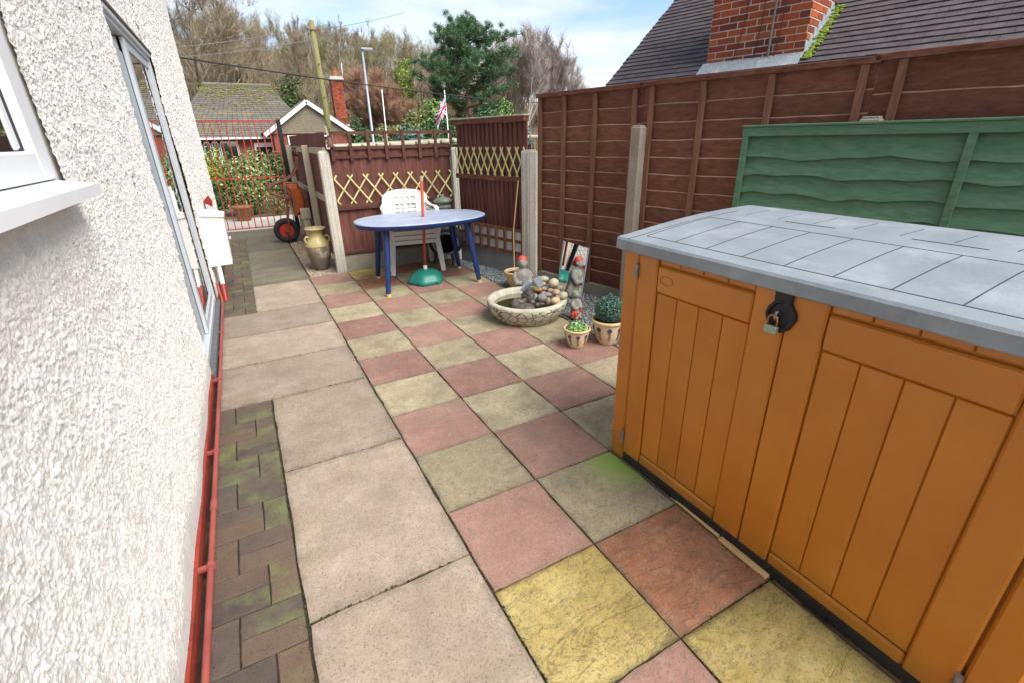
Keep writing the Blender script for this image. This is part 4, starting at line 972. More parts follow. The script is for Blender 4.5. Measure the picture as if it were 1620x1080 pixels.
# ------------------------------------------------------------------ table, parasol stand, chairs, chiminea
TC = Vector((1.17, 3.13, 0))
tb = thing('garden_table', TC, 'oval blue plastic garden table with pale faded top', 'table')
ra, rb_ = .715, .47
def oval(s_=1.0, n=56):
    out = []
    for q in range(n):
        a = 2*PI*q/n; c_, s2 = math.cos(a), math.sin(a); e = 2/2.35
        out.append((ra*s_*math.copysign(abs(c_)**e, c_), (rb_-(1-s_)*ra)*math.copysign(abs(s2)**e, s2)))
    return out
tp = MB(); n = 56
rings = [(.92, .722), (.985, .724), (1.0, .719), (1.004, .712)]
for s_, z in rings:
    for x, y in oval(s_): tp.v.append((TC.x+x, TC.y+y, z))
for q in range(len(rings)-1):
    for p in range(n): tp.f.append((q*n+p, (q+1)*n+p, (q+1)*n+(p+1) % n, q*n+(p+1) % n))
tp.f.append(tuple(range(n))); smooth_by_angle(tp.build('tabletop', 'tabletop', tb))
rm = MB()
for s_, z in ((1.003, .711), (1.0, .672), (.985, .668), (.97, .705)):
    for x, y in oval(s_): rm.v.append((TC.x+x, TC.y+y, z))
for q in range(3):
    for p in range(n): rm.f.append((q*n+p, (q+1)*n+p, (q+1)*n+(p+1) % n, q*n+(p+1) % n))
rm.build('rim', 'tableblue', tb, True)
un = MB(); un.lathe([(.9, 0), (.9, .008)], 40, (TC.x, TC.y, .700), ra*1.05, rb_*1.02, True); un.build('underside', 'tableblue', tb)
for (x, y), (gx, gy_) in (((.70, 2.86), (.622, 2.765)), ((.75, 3.40), (.712, 3.55)), ((1.58, 2.86), (1.655, 2.755)), ((1.60, 3.40), (1.705, 3.46))):
    lg = MB(); lg.tube([(x, y, .70), (x+(gx-x)*.5, y+(gy_-y)*.5, .36), (gx, gy_, .03)], [.036, .033, .025], 12); l_ = smooth_by_angle(lg.build('leg', 'tableblue', tb), 50)
    MB().tube([(gx, gy_, .032), (gx+.003, gy_, .0)], .024, 10).build('foot', 'newwood', l_)
ps = thing('parasol_stand', (1.145, 3.09, 0), 'green plastic parasol base under the table with a red pole through it', 'parasol stand')
pb = MB(); n = 40; prf = [(.185, .0), (.198, .02), (.195, .045), (.185, .055), (.17, .085), (.13, .125), (.07, .148), (.035, .152)]
for r_, z in prf:
    for q in range(n):
        a = 2*PI*q/n; k = 1+.05*math.cos(6*a)*(1 if z < .13 else .3); pb.v.append((1.145+r_*k*math.cos(a), 3.09+r_*k*math.sin(a), z))
for i in range(len(prf)-1):
    for q in range(n): pb.f.append((i*n+q, i*n+(q+1) % n, (i+1)*n+(q+1) % n, (i+1)*n+q))
pb.f.append(tuple((len(prf)-1)*n+q for q in range(n))); smooth_by_angle(pb.build('base', 'teal', ps), 50)
MB().tube([(1.145, 3.09, .15), (1.147, 3.09, .195)], .022, 12).build('collar', 'whitebox', ps); MB().tube([(1.147, 3.09, .19), (1.205, 3.125, 1.10)], .0155, 12).build('pole', 'pole_red', ps, True)
MB().tube([(1.204, 3.124, 1.09), (1.207, 3.127, 1.145)], .018, 12).build('pole_cap', 'palewood', ps)
MB().tube([(1.20, 2.898, .028), (1.20, 2.894, .028)], .010, 10).build('filler_cap', 'black', ps)
def chair_meshes():
    """plastic stacking armchair facing -Y, origin under the seat centre"""
    out = {}
    W = .235
    # back: grid with slots
    bk = MB(); nu, nv = 30, 24
    for i in range(nv+1):
        v = i/nv
        for j in range(nu+1):
            u = -1+2*j/nu
            z = .40+v*.37; half = W*(1.0+.08*math.sin(v*PI)) * (1 if v < .75 else math.sqrt(max(.0, 1-((v-.75)/.25)**2*.42)))
            if v > .82: z = .40+(v - (v-.82)*.35*abs(u)**3)*.37
            y = .19+.10*v-.075*u*u*(1-.25*v)
            bk.v.append((u*half, y, z))
    def hole(u, v):
        for va, vb in ((.12, .30), (.38, .54), (.62, .76)):
            for ua, ub in ((-.44, -.30), (-.07+.0-.12, -.05), (.05, .19), (.30, .44)):
                if ua < u < ub and va < v < vb: return True
        return False
    for i in range(nv):
        for j in range(nu):
            if not hole(-1+2*(j+.5)/nu, (i+.5)/nv): a = i*(nu+1)+j; bk.f.append((a, a+1, a+nu+2, a+nu+1))
    out['backrest'] = bk.mesh('backrest', 'chair', None, True)
    st_ = MB(); nu, nv = 14, 12
    for i in range(nv+1):
        v = i/nv
        for j in range(nu+1):
            u = -1+2*j/nu; y = -.24+v*.44; z = .415-.022*(1-u*u)*math.sin(v*PI)-(.030*(1-v/.12) if v < .12 else 0)-.02*v; st_.v.append((u*(W+.015-.02*v), y, z))
    for i in range(nv):
        for j in range(nu): a = i*(nu+1)+j; st_.f.append((a, a+1, a+nu+2, a+nu+1))
    out['seat'] = st_.mesh('seat', 'chair', None, True)
    ap = MB(); ap.box(-W, W, -.246, -.236, .352, .400, .002); ap.box(-W-.004, -W+.008, -.23, .2, .355, .40, .002); ap.box(W-.008, W+.004, -.23, .2, .355, .40, .002); out['apron'] = ap.mesh('apron', 'chair')
    for k, sg in (('leg_l', -1), ('leg_r', 1)):
        f = MB(); f.bar((sg*(W-.0), -.225, .40), (sg*(W+.045), -.262, .0), .05, .022, (0, 1, .2), .004); out[k+'f'] = f.mesh('leg', 'chair')
        f = MB(); f.bar((sg*(W-.01), .20, .42), (sg*(W+.02), .285, .0), .05, .022, (0, 1, .2), .004); out[k+'b'] = f.mesh('leg', 'chair')
        a = MB(); pts = [(sg*(W+.012), -.215, .38), (sg*(W+.035), -.225, .52), (sg*(W+.045), -.205, .575), (sg*(W+.048), -.08, .59), (sg*(W+.035), .10, .585), (sg*(W-.0), .185, .62)]
        for p, q in zip(pts, pts[1:]): a.bar(p, q, .045, .014, (0, .2, 1) if abs(q[2]-p[2]) < .08 else (0, 1, 0), .003)
        out['arm_'+k] = a.mesh('arm', 'chair')
    return out
cmesh = chair_meshes(); CH_L = ['lowest white plastic armchair of the stack, its legs on the paving', 'white plastic armchair second from the bottom of the stack', 'white plastic armchair third from the bottom of the stack', 'topmost white plastic armchair of the stack, its whole slotted back showing']
for q in range(4):
    ch = thing('plastic_chair', (1.233-.003*q, 3.765+.004*q, .056*q), CH_L[q], 'chair', 'stacked white plastic chairs'); ch.rotation_euler.z = math.radians(-8); ch.scale.x = 1.1
    for nm, me in cmesh.items():
        part = 'leg' if nm.startswith('leg') else ('arm' if nm.startswith('arm') else nm)
        if q < 3 and part == 'leg' and q > 0 and False: continue
        o = link(part, me, ch)
        if part in ('backrest', 'seat'):
            s2 = o.modifiers.new('thickness', 'SOLIDIFY'); s2.thickness = .006; s2.offset = 0
cm = thing('chiminea', (1.68, 3.80, 0), 'black cast iron chiminea with open fire mouth in the corner', 'chiminea')
cc = (1.68, 3.80, 0)
bdy = MB(); n = 32; prof = [(.11, .13), (.185, .17), (.225, .26), (.228, .34), (.195, .42), (.12, .49), (.085, .54), (.078, .60), (.075, .70)]
for r_, z in prof:
    for q in range(n): a = 2*PI*q/n; bdy.v.append((cc[0]+r_*math.cos(a), cc[1]+r_*math.sin(a), z))
md = math.atan2(-5.8, -2.2)
for i in range(len(prof)-1):
    for q in range(n):
        a = 2*PI*(q+.5)/n; z = (prof[i][1]+prof[i+1][1])/2; da = (a-md+PI) % (2*PI)-PI
        if (da/.78)**2+((z-.29)/.14)**2 < 1: continue
        bdy.f.append((i*n+q, i*n+(q+1) % n, (i+1)*n+(q+1) % n, (i+1)*n+q))
bdy.f.append(tuple(range(n))[::-1]); bo = bdy.build('body', 'castiron', cm, True); bo.modifiers.new('thickness', 'SOLIDIFY').thickness = .012
mo = MB(); pts = []
for q in range(25):
    a = 2*PI*q/24; an = md+.70*math.cos(a); z = .29+.135*math.sin(a); r_ = np.interp(z, [p[1] for p in prof], [p[0] for p in prof])+.012; pts.append((cc[0]+r_*math.cos(an), cc[1]+r_*math.sin(an), z))
mo.tube(pts, .013, 8, False); mo.build('mouth_rim', 'galv', cm, True)
MB().lathe([(.078, .69), (.10, .70), (.105, .735), (.085, .75), (.085, .765), (.115, .775), (.118, .80), (.07, .825), (.02, .84), (.018, .865), (.0, .87)], 28, cc).build('cap', 'ironcap', cm, True)
MB().lathe([(.083, .525), (.10, .53), (.10, .55), (.083, .555)], 28, cc).build('neck_ring', 'galv', cm, True)
for k in range(3):
    a = md+.5+2*PI*k/3; MB().tube([(cc[0]+.12*math.cos(a), cc[1]+.12*math.sin(a), .18), (cc[0]+.17*math.cos(a), cc[1]+.17*math.sin(a), .0)], .016, 8).build('leg', 'castiron', cm)
tag(MB().tube([tuple(RF(1.30, -.085, 1.07)), tuple(RF(1.26, -.13, .55)), (2.06, 2.66, -.01)], .0055, 8).build('cane', 'newwood'), 'thin bamboo cane leaning against the white concrete post', 'cane')

# ------------------------------------------------------------------ pond and ornaments
PC = Vector((1.545, 1.50, 0)); PR_ = .36
pd = thing('stone_pond', PC, 'round crazy paved stone bowl pond with pebbles and water', 'pond')
MB().lathe([(.255, -.005), (.275, .01), (.325, .07), (.352, .12), (.360, .15), (.358, .160)], 64, PC).build('bowl', 'pondstone', pd, True)
MB().lathe([(.358, .158), (.357, .172), (.348, .181), (.322, .183), (.309, .176), (.302, .15), (.29, .08), (.0, .06)], 64, PC, wob=.004, bot=False).build('rim', 'pondrim', pd, True)
MB().lathe([(.0, .132), (.3, .1322)], 48, PC).build('water', 'water', pd)
# frog-like dark stone ornament in the water: split log shape
og = thing('pond_ornament', (1.44, 1.36, .13), 'dark wet hollow log ornament sitting in the pond water', 'ornament')
m = MB(); pts = []; c0 = Vector((1.455, 1.385, .165))
for q in range(9):
    a = -.2+q*.55; pts.append((c0.x+.085*math.cos(a), c0.y+.085*math.sin(a), c0.z+.012*math.sin(q*1.7)))
m.tube(pts, [.022, .03, .034, .028, .026, .032, .036, .03, .02], 10); m.tube([(c0.x+.06, c0.y+.02, c0.z), (c0.x+.10, c0.y+.05, c0.z+.05), (c0.x+.07, c0.y+.10, c0.z+.085)], [.03, .036, .022], 10); m.build('log', 'darkstone', og, True)
m = MB(); m.ell(c0+Vector((0, 0, -.03)), .10, .09, .035, 16, 8, None, .08); m.build('log_base', 'darkstone', og, True)
m = MB(); m.ell(c0+Vector((.10, -.06, -.005)), .028, .022, .02, 10, 6); m.tube([c0+Vector((.11, -.065, 0)), c0+Vector((.15, -.09, .004))], [.018, .006], 8); m.build('snout', 'darkstone', og, True)
# cobbles heaped at the back of the bowl
CB = [(1045, 432, 78, 68, .30, '#c8bda0', 0), (905, 375, 75, 45, .30, '#b5b0a2', 1), (890, 448, 46, 34, .27, '#c4a892', 3), (815, 525, 76, 42, .235, '#a97f48', 2), (925, 515, 56, 34, .235, '#c9b49c', 3), (995, 540, 48, 38, .235, '#b39482', 3),
      (1082, 570, 64, 54, .23, '#b8987c', 0), (1178, 612, 70, 60, .215, '#bdb49c', 0), (757, 628, 70, 52, .19, '#a3a69e', 4), (880, 650, 80, 70, .185, '#8e8b84', 4), (965, 692, 42, 58, .185, '#a08a80', 4), (1070, 688, 74, 56, .19, '#c9b98c', 4), (960, 600, 58, 36, .215, '#8f8e88', 4), (1130, 505, 50, 40, .26, '#8d918c', 1), (1000, 470, 40, 34, .25, '#a59c8e', 3), (1100, 640, 46, 38, .205, '#958a7c', 4), (900, 580, 46, 30, .21, '#9a948a', 4)]
CBL = ['large pale cream cobble on top of the pond heap', 'white grey cobble at the very back of the pond heap', 'small beige cobble below the white grey cobble', 'tan flat cobble beside the pond spotlight', 'pointed beige cobble beside the tan cobble', 'small dusky pink cobble in the middle of the heap', 'warm brown cobble below the large cream cobble', 'pale cobble resting on the pond rim', 'flat pale grey cobble at the waterline near the log', 'largest dark grey cobble at the waterline', 'upright mauve cobble at the waterline', 'yellowish cream cobble at the waterline', 'flat grey cobble behind the largest dark grey cobble', 'grey green cobble behind the large cream cobble', 'small grey cobble beneath the large cream cobble', 'brown grey cobble behind the yellowish cobble', 'flat grey brown cobble behind the pale grey cobble']
for (zx, zy, a, b_, z, hexc, lk_), clab in zip(CB, CBL):
    px, py = 760+zx/9, 400+zy/9; p = gz(px, py, z); dep = (p-CAM).dot(fwd); s_ = dep/F_PX/9
    mt = 'cobble_'+hexc.strip('#')
    if mt not in MAT:
        dk = '#%02x%02x%02x' % tuple(int(int(hexc[i:i+2], 16)*.82) for i in (1, 3, 5)); MAT[mt] = simple(mt, dk, hexc, 26, .6, .2, 60)
    m = MB(); R_ = Matrix.Rotation(-YAW+rng.uniform(-.3, .3), 3, 'Z'); rr = (a+b_)/2*s_
    m.ell((0, 0, 0), a*s_, rr*1.0, b_*s_*.98, 16, 10, R_, .03)
    o = link('cobble', m.mesh('cobble', mt, None, True)); o.location = p; o.modifiers.new('sub', 'SUBSURF').render_levels = 1
    tag(o, clab, 'cobble', 'cobbles heaped in the pond')
heap = MB(); heap.ell(PC+Vector((.17, .10, .12)), .16, .15, .10, 18, 8, None, .06); tag(heap.build('stone_heap', 'darkstone', None, True), 'dark rubble under the cobbles in the pond', 'rubble')
spt = thing('pond_spotlight', gz(843, 452, .2), 'grey and black pond spotlight lying on the cobbles', 'spotlight')
c0 = gz(846, 446, .35); e = right*.5
m = MB(); m.obox(c0, (right*.5+Vector((0,0,-.86))).normalized(), fwd, up, .052, .005, .007); m.build('black_bracket', 'black', spt)
rx = (right*.45+Vector((0,0,-.9))).normalized(); ry = rx.cross(fwd).normalized()
m = MB(); m.obox(c0+right*.035+Vector((0,0,-.005))+fwd*.012, rx, fwd, ry, .048, .012, .034, .004); m.build('slate_face', 'galv', spt)
c1 = gz(833, 456, .27); m = MB(); m.add([c1+Vector((-.07, 0, -.01)), c1+Vector((.035, -.02, .055)), c1+Vector((.045, .0, -.055)), c1+Vector((.005, .02, -.06)), c1+Vector((.03, .06, .05))], [(0,2,1), (0,3,2), (0,1,4), (1,2,4), (2,3,4), (3,0,4)]); m.build('lamp_body', 'galv', spt)
def figurine(name, base, h, label, capmat, facing, body='statue', extra=None, rod=False):
    r = thing(name, base, label, 'figurine'); r.rotation_euler.z = facing; k = h/.36
    b_ = MB(); b_.lathe([(.062*k, 0), (.07*k, .02*k), (.066*k, .06*k), (.058*k, .12*k), (.066*k, .18*k), (.060*k, .225*k), (.040*k, .252*k), (.026*k, .262*k), (.028*k, .275*k)], 40, sx=1.08, sy=.85, fold=.035)
    b_.ell((0, -.004*k, .305*k), .038*k, .040*k, .044*k, 14, 10); b_.ell((0, -.043*k, .302*k), .008*k, .010*k, .009*k, 8, 6)
    for sg in (-1, 1):
        b_.tube([(sg*.046*k, .0, .228*k), (sg*.062*k, -.015*k, .18*k), (sg*.048*k, -.052*k, .140*k), (sg*.012*k, -.064*k, .155*k)], [.026*k, .030*k, .025*k, .016*k], 10)
        b_.tube([(sg*.03*k, -.01*k, .06*k), (sg*.034*k, -.045*k, .05*k), (sg*.034*k, -.05*k, .01*k), (sg*.036*k, -.085*k, .008*k)], [.03*k, .028*k, .022*k, .015*k], 10)
        b_.ell((sg*.038*k, 0, .303*k), .006*k, .012*k, .014*k, 8, 6)
    b_.build('body', body, r, True, True)
    c_ = MB(); c_.ell((0, .012*k, .326*k), .043*k, .042*k, .038*k, 16, 10, Matrix.Rotation(-.5, 3, 'X')); c_.ell((.0, .040*k, .300*k), .026*k, .020*k, .030*k, 12, 8); c_.build('cap', capmat, r, True, True)
    if extra: extra(r, k)
    return r
def sleeves(r, k):
    m = MB(); m.ell((.045*k, -.035*k, .10*k), .03*k, .028*k, .055*k, 12, 8); m.ell((-.05*k, -.03*k, .12*k), .018*k, .022*k, .04*k, 12, 8); m.build('jacket', 'redcap', r, True, True)
figurine('garden_figurine', (1.78, 1.98, .0), .43, 'grey stone child figurine with red cap standing behind the pond', 'redcap', math.radians(-115)+PI/2)
figurine('garden_gnome', (1.90, 1.25, .0), .25, 'small stone gnome with green cap and red jacket beside the mirror', 'greencap', math.radians(10), 'statue', sleeves)
def glazed_pot(name, c, R, H, label, mat, motif, rimmat='potrim'):
    r = thing(name, c, label, 'plant pot')
    MB().lathe([(R*.56, 0), (R*.62, .01), (R*.80, H*.35), (R*.93, H*.70), (R*.96, H*.86)], 36, c).build('body', mat, r, True)
    MB().lathe([(R*.95, H*.85), (R*1.06, H*.88), (R*1.08, H*.94), (R*1.03, H), (R*.95, H*.99), (R*.90, H*.92), (R*.88, H*.75)], 36, c, bot=False).build('rim', rimmat, r, True)
    MB().lathe([(0, H*.84), (R*.90, H*.83)], 24, c).build('soil', 'soil', r)
    if motif:
        base = math.atan2(CAM.y-c[1], CAM.x-c[0])
        for a in (-.75, .0, .75, 1.5, -1.5):
            an = base+a+.12; rr = R*.925; nrm = Vector((math.cos(an), math.sin(an), -.22)).normalized(); tx = Vector((-math.sin(an), math.cos(an), 0)); tz = nrm.cross(tx)
            ct = Vector(c)+Vector((math.cos(an)*R*.93, math.sin(an)*R*.93, H*.66))
            q = MB(); k = len(q.v); n = 14
            q.v = [tuple(ct+nrm*.002+tx*(R*.15*math.cos(2*PI*i/n))+tz*(R*.15*math.sin(2*PI*i/n))) for i in range(n)]+[tuple(ct-nrm*.012+tx*(R*.15*math.cos(2*PI*i/n))+tz*(R*.15*math.sin(2*PI*i/n))) for i in range(n)]
            q.f = [tuple(range(n)), ]+[(i, n+i, n+(i+1) % n, (i+1) % n) for i in range(n)]; q.build('flower_motif', 'potblue', r)
            for dx in (-.06, .02, .09):
                s0 = Vector(c)+Vector((math.cos(an+dx)*R*.90, math.sin(an+dx)*R*.90, H*.55)); s1 = Vector(c)+Vector((math.cos(an+dx)*R*.735, math.sin(an+dx)*R*.735, H*.20)); MB().bar(s0, s1, .0016, .004, nrm).build('stem_motif', 'potstem', r)
    return r
glazed_pot('plant_pot', (1.545, .735, 0), .098, .150, 'small cream glazed pot with blue flower motifs holding a leafy plant', 'potglaze', True)
glazed_pot('plant_pot', (1.80, .675, 0), .125, .195, 'larger cream glazed pot with blue flower motifs holding a topiary ball', 'potglaze', True)
glazed_pot('plant_pot', (1.925, 2.36, 0), .13, .185, 'mustard glazed pot behind the figurine, filled with soil', 'potyellow', False)
def leaf_quads(P, N, size, asp=.55, jitter=.6, fold=0):
    n = len(P); P = np.asarray(P); N = np.asarray(N)+nrng.normal(0, jitter, (n, 3)); N /= np.linalg.norm(N, axis=1, keepdims=True)+1e-9
    T = np.cross(N, nrng.normal(0, 1, (n, 3))); T /= np.linalg.norm(T, axis=1, keepdims=True)+1e-9; B = np.cross(N, T)
    s_ = (size*nrng.uniform(.6, 1.3, (n, 1)))
    V = np.stack([P-T*s_, P-B*s_*asp+T*s_*.1, P+T*s_, P+B*s_*asp+T*s_*.1], 1).reshape(-1, 3)
    return V, np.arange(4*n).reshape(-1, 4)
def sph(n, c, r, shell=.5):
    D = nrng.normal(0, 1, (n, 3)); D /= np.linalg.norm(D, axis=1, keepdims=True); rad = (shell+(1-shell)*nrng.random((n, 1))**.5); return np.asarray(c)+D*rad*np.asarray(r), D
tpy = thing('topiary_ball', (1.80, .675, .165), 'dense blue green topiary ball growing in the larger cream pot', 'plant')
P, D = sph(5200, (0, 0, .105), (.112, .112, .106), .72); V, Fq = leaf_quads(P, D, .0075, .35, .9); link('foliage', npmesh('foliage', V, Fq, 'leaf_ball'), tpy)
MB().ell((0, 0, .105), .085, .085, .08, 16, 10).build('core', 'soil', tpy, True, True)
P, D = sph(200, (0, 0, .21), (.02, .02, .03), .2); V, Fq = leaf_quads(P, D, .009, .35, .7); link('tuft', npmesh('tuft', V, Fq, 'leaf_ball'), tpy)
spn = thing('potted_plant', (1.545, .735, .125), 'low leafy plant with pale green leaves in the smaller cream pot', 'plant')
P, D = sph(420, (0, 0, .015), (.082, .082, .05), .3); P[:, 2] = np.abs(P[:, 2]-.015)+.015; D[:, 2] = np.abs(D[:, 2])+.4; V, Fq = leaf_quads(P, D, .017, .6, .5); link('foliage', npmesh('foliage', V, Fq, 'leaf_small'), spn)
rf = thing('red_flower', (1.66, .93, 0), 'red cloth flower lying between the pond and the small pot', 'flower')
P, D = sph(60, (0, 0, .17), (.03, .03, .025), .4); V, Fq = leaf_quads(P, D, .016, .8, .4); link('petals', npmesh('petals', V, Fq, 'redcap'), rf); MB().tube([(0, 0, -.01), (0, 0, .17)], .004, 6).build('stem', 'leaf_small', rf, False, True)
# mirror leaning on the fence
mr = thing('mirror', (2.1, 1.63, 0), 'tall frameless mirror leaning against the brown fence behind the pond', 'mirror')
mb0, mt0 = Vector((2.085, 1.63, 0)), Vector((2.165, 1.63, .565))
mz = (mt0-mb0); L = mz.length; mz.normalize(); ma = Vector((0, -1, 0)); mx_ = (ma - mz*ma.dot(mz)).normalized(); my_ = mz.cross(mx_)
cen = mb0+mz*(L/2)
MB().obox(cen+NF*.006, mx_, my_, mz, .202, .004, L/2).build('backing', 'black', mr); MB().obox(cen-NF*.004, mx_, my_, mz, .200, .003, L/2-.002).build('glass', 'mirror', mr)
for sg in (-1, 1): MB().obox(cen+mx_*(sg*.198)-NF*.005, mx_, my_, mz, .004, .006, L/2).build('edge_strip', 'galv', mr)

# ------------------------------------------------------------------ neighbour's house on the right
nh = thing('neighbour_house', RF(3.0, 4.0, 0), 'neighbouring house with plain tiled roof and red brick chimney over the fence', 'house')
PT = math.radians(37.5); OE, ZE, T0, T1 = 2.25, 1.83, .27, 9.5
NB_ = len([0]); gauge = .10
def roofpt(t, s_, lift=0): return RF(t, OE+s_*math.cos(PT)-lift*math.sin(PT), ZE+s_*math.sin(PT)+lift*math.cos(PT))
wl = MB(); rbox(wl, T0+.15, T1, OE+.3, OE+.6, -.6, 1.95); wl.build('wall', 'farbrick', nh)
for q in range(44):
    s0 = q*gauge; m = MB(); n = 56; w_ = (T1-T0)/n; off = (q % 2)*.5
    for p in range(n):
        a, b_ = T0+(p+off)*w_+.0015, T0+(p+1+off)*w_-.0015
        if p == 0: a = T0+rng.uniform(-.01, .01)
        lf_ = .020+rng.uniform(-.002, .002)
        m.add([roofpt(a, s0, lf_), roofpt(b_, s0, lf_), roofpt(b_, s0+gauge+.03, .004), roofpt(a, s0+gauge+.03, .004), roofpt(a, s0, lf_-.012), roofpt(b_, s0, lf_-.012)], [(0,1,2,3), (4,5,1,0), (4,0,3), (1,5,2)])
    m.build('tile_course', 'tile', nh)
dk_ = MB(); dk_.add([roofpt(T0+.02, -.05, -.03), roofpt(T1, -.05, -.03), roofpt(T1, 4.45, -.03), roofpt(T0+.02, 4.45, -.03)], [(0,1,2,3)])
dk_.add([roofpt(T0+.02, 4.45, -.03), roofpt(T1, 4.45, -.03), RF(T1, 9.3, 1.8), RF(T0+.02, 9.3, 1.8)], [(0,1,2,3)])
dk_.add([roofpt(T0+.02, -.05, -.03), roofpt(T0+.02, 4.45, -.03), RF(T0+.02, 9.3, 1.8)], [(0,1,2)]); dk_.build('roof_deck', 'tile', nh)
# chimney
CT0, CT1, CO0, CO1, CZ0, CZ1 = 1.76, 2.91, 2.86, 3.55, 2.10, 5.0
chm = MB(); rbox(chm, CT0+.001, CT1-.001, CO0+.001, CO1, CZ0, CZ1); ch_o = chm.build('chimney', 'mortar', nh)
cz = .0735; bl = .2325
bfull = MB().obox((0,0,0), DF, NF, EZ, (bl-.011)/2, .05, (cz-.011)/2, .003).mesh('brick', 'brick'); bhalf = MB().obox((0,0,0), DF, NF, EZ, (.1075-.004)/2, .05, (cz-.011)/2, .003).mesh('brick', 'brick')
base0 = wloc(ch_o)
for q in range(22):
    z = 2.30+q*cz+cz/2
    t = CT0 if q % 2 == 0 else CT0-.0
    first_half = q % 2 == 1; t = CT0
    while t < CT1-.02:
        wdt = .1075 if (first_half and t == CT0) else bl
        if t+wdt > CT1+.02: wdt = .1075 if CT1-t > .06 else 0
        if wdt == 0: break
        link('brick', bfull if wdt > .2 else bhalf, ch_o, RF(t+wdt/2, CO0+.046+rng.uniform(-.002, .002), z)-base0); t += wdt
    # visible side return
    o_ = CO0+(.0 if q % 2 else .11)
    while o_ < CO1-.1:
        ob = link('brick', bfull, ch_o, RF(CT1-.046, o_+bl/2, z)-base0); ob.rotation_euler.z = PI/2; o_ += bl
def leadpiece(pts, nm='lead_flashing'):
    m = MB(); m.add(pts, [tuple(range(len(pts)))]); o = m.build(nm, 'lead', nh); o.modifiers.new('t', 'SOLIDIFY').thickness = .006; return o
n = 5
for q in range(n):
    a, b_ = CT0-.04+(CT1-CT0+.06)*q/n, CT0-.04+(CT1-CT0+.06)*(q+1)/n-.003
    leadpiece([RF(a, CO0-.17, ZE+(CO0-.17-OE)*math.tan(PT)+.035), RF(b_, CO0-.17, ZE+(CO0-.17-OE)*math.tan(PT)+.035), RF(b_, CO0-.012, 2.335), RF(a, CO0-.012, 2.335)])
def rz(o_): return ZE+(o_-OE)*math.tan(PT)
for q in range(7):
    o0 = CO0-.01+q*.096; leadpiece([RF(CT1+.008, o0, rz(o0)+.015), RF(CT1+.008, o0+.1, rz(o0+.1)+.015), RF(CT1+.008, o0+.1, rz(o0)+.15), RF(CT1+.008, o0, rz(o0)+.15)], 'step_flashing')
leadpiece([RF(CT1+.006, CO0-.1, rz(CO0-.1)+.03), RF(CT1+.075, CO0-.1, rz(CO0-.1)+.03), RF(CT1+.075, CO1, rz(CO1)+.03), RF(CT1+.006, CO1, rz(CO1)+.03)], 'soaker')
mo_ = MB()
for q in range(150):
    o_ = CO0-.1+.8*rng.random(); mo_.ell(RF(CT1+.075+rng.gauss(0, .022), o_, rz(o_)+.03), .022, .026, .012, 6, 4, None, .2)
mo_.build('moss', 'moss', nh)['kind'] = 'stuff'
for t, b_ in ((2.32, .0), (2.42, .0)): pass
MB().tube([RF(2.53, CO0-.025, 2.32), RF(2.53, CO0-.025, 3.6)], .012, 8).build('conduit', 'ironcap', nh)
for t0_, t1_ in ((2.10, 2.24), (2.36, 2.40), (2.60, 2.62)):
    MB().tube([RF(t0_, CO0-.02, 2.30), RF((t0_+t1_)/2+.02, CO0-.018, 2.7), RF(t1_, CO0-.02, 3.6)], .005, 6).build('cable', 'wire', nh)

# ------------------------------------------------------------------ beyond the gate: forecourt, pots, shrubs
tag(MB().box(-3.5, 1.6, 8.32, 10.1, -.05, -.008).build('forecourt', 'paleconc'), kind='structure')
fp = thing('plant_pot', (-.56, 9.75, -.01), 'wide terracotta planter on the pale concrete beyond the gate', 'plant pot')
MB().lathe([(.12, 0), (.13, .01), (.175, .26), (.20, .265), (.205, .30), (.19, .305), (.17, .29), (.16, .25), (0, .25)], 28, (-.56, 9.75, -.01)).build('body', 'terracotta', fp, True)
MB().tube([(-.56, 9.75, .2), (-.58, 9.76, .6), (-.57, 9.75, 1.0)], .008, 6).build('stem', 'bark', fp)
def shrub(name, c, rx, ry, h, n, size, mat, label, group=None, asp=.55, blobs=7, stems=True, barkm='bark'):
    zt = float(terr(c[0], c[1])) if len(c) < 3 else c[2]
    r = thing(name, (c[0], c[1], zt), label, 'shrub', group); Ps, Ds = [], []
    for k in range(blobs):
        a = rng.uniform(0, 2*PI); rr = rng.uniform(0, .55); cx_, cy_ = rx*rr*math.cos(a), ry*rr*math.sin(a); zc = h*rng.uniform(.30, .68)
        p, d = sph(n//blobs, (cx_, cy_, zc), (rx*rng.uniform(.4, .6), ry*rng.uniform(.4, .6), min(zc, h-zc)*rng.uniform(.9, 1.05)), .45); Ps.append(p); Ds.append(d)
    P = np.concatenate(Ps); D = np.concatenate(Ds); D[:, 2] += .3
    V, Fq = leaf_quads(P, D, size, asp, .6); link('foliage', npmesh('foliage', V, Fq, mat), r)
    if stems:
        m = MB()
        for k in range(6):
            a = rng.uniform(0, 2*PI); m.tube([(0, 0, -.1), (rx*.2*math.cos(a), ry*.2*math.sin(a), h*.35), (rx*.4*math.cos(a), ry*.4*math.sin(a), h*.7)], [.025*h/1.2, .018*h/1.2, .008], 5)
        m.build('stems', barkm, r, False, True)
    return r
shrub('golden_shrub', (-1.45, 11.4), .85, .8, 1.42, 9000, .035, 'leaf_gold', 'golden yellow clipped shrub seen through the gate beside the wall')
shrub('green_shrub', (-1.5, 10.6), .7, .6, .95, 6000, .035, 'leaf_dark', 'low dark green shrub under the golden shrub beyond the gate')
shrub('variegated_shrub', (-.25, 11.2), .8, .7, 1.25, 7500, .035, 'leaf_var', 'cream variegated shrub seen through the middle of the gate')
shrub('green_shrub', (.55, 12.2), 1.0, .9, 1.42, 5000, .04, 'leaf_dark', 'dark green rounded shrub behind the gate latch')
shrub('small_leaf_shrub', (.15, 10.4), .35, .3, .6, 1200, .025, 'leaf_olive', 'small straggly shrub at the foot of the gate beyond the wheel')
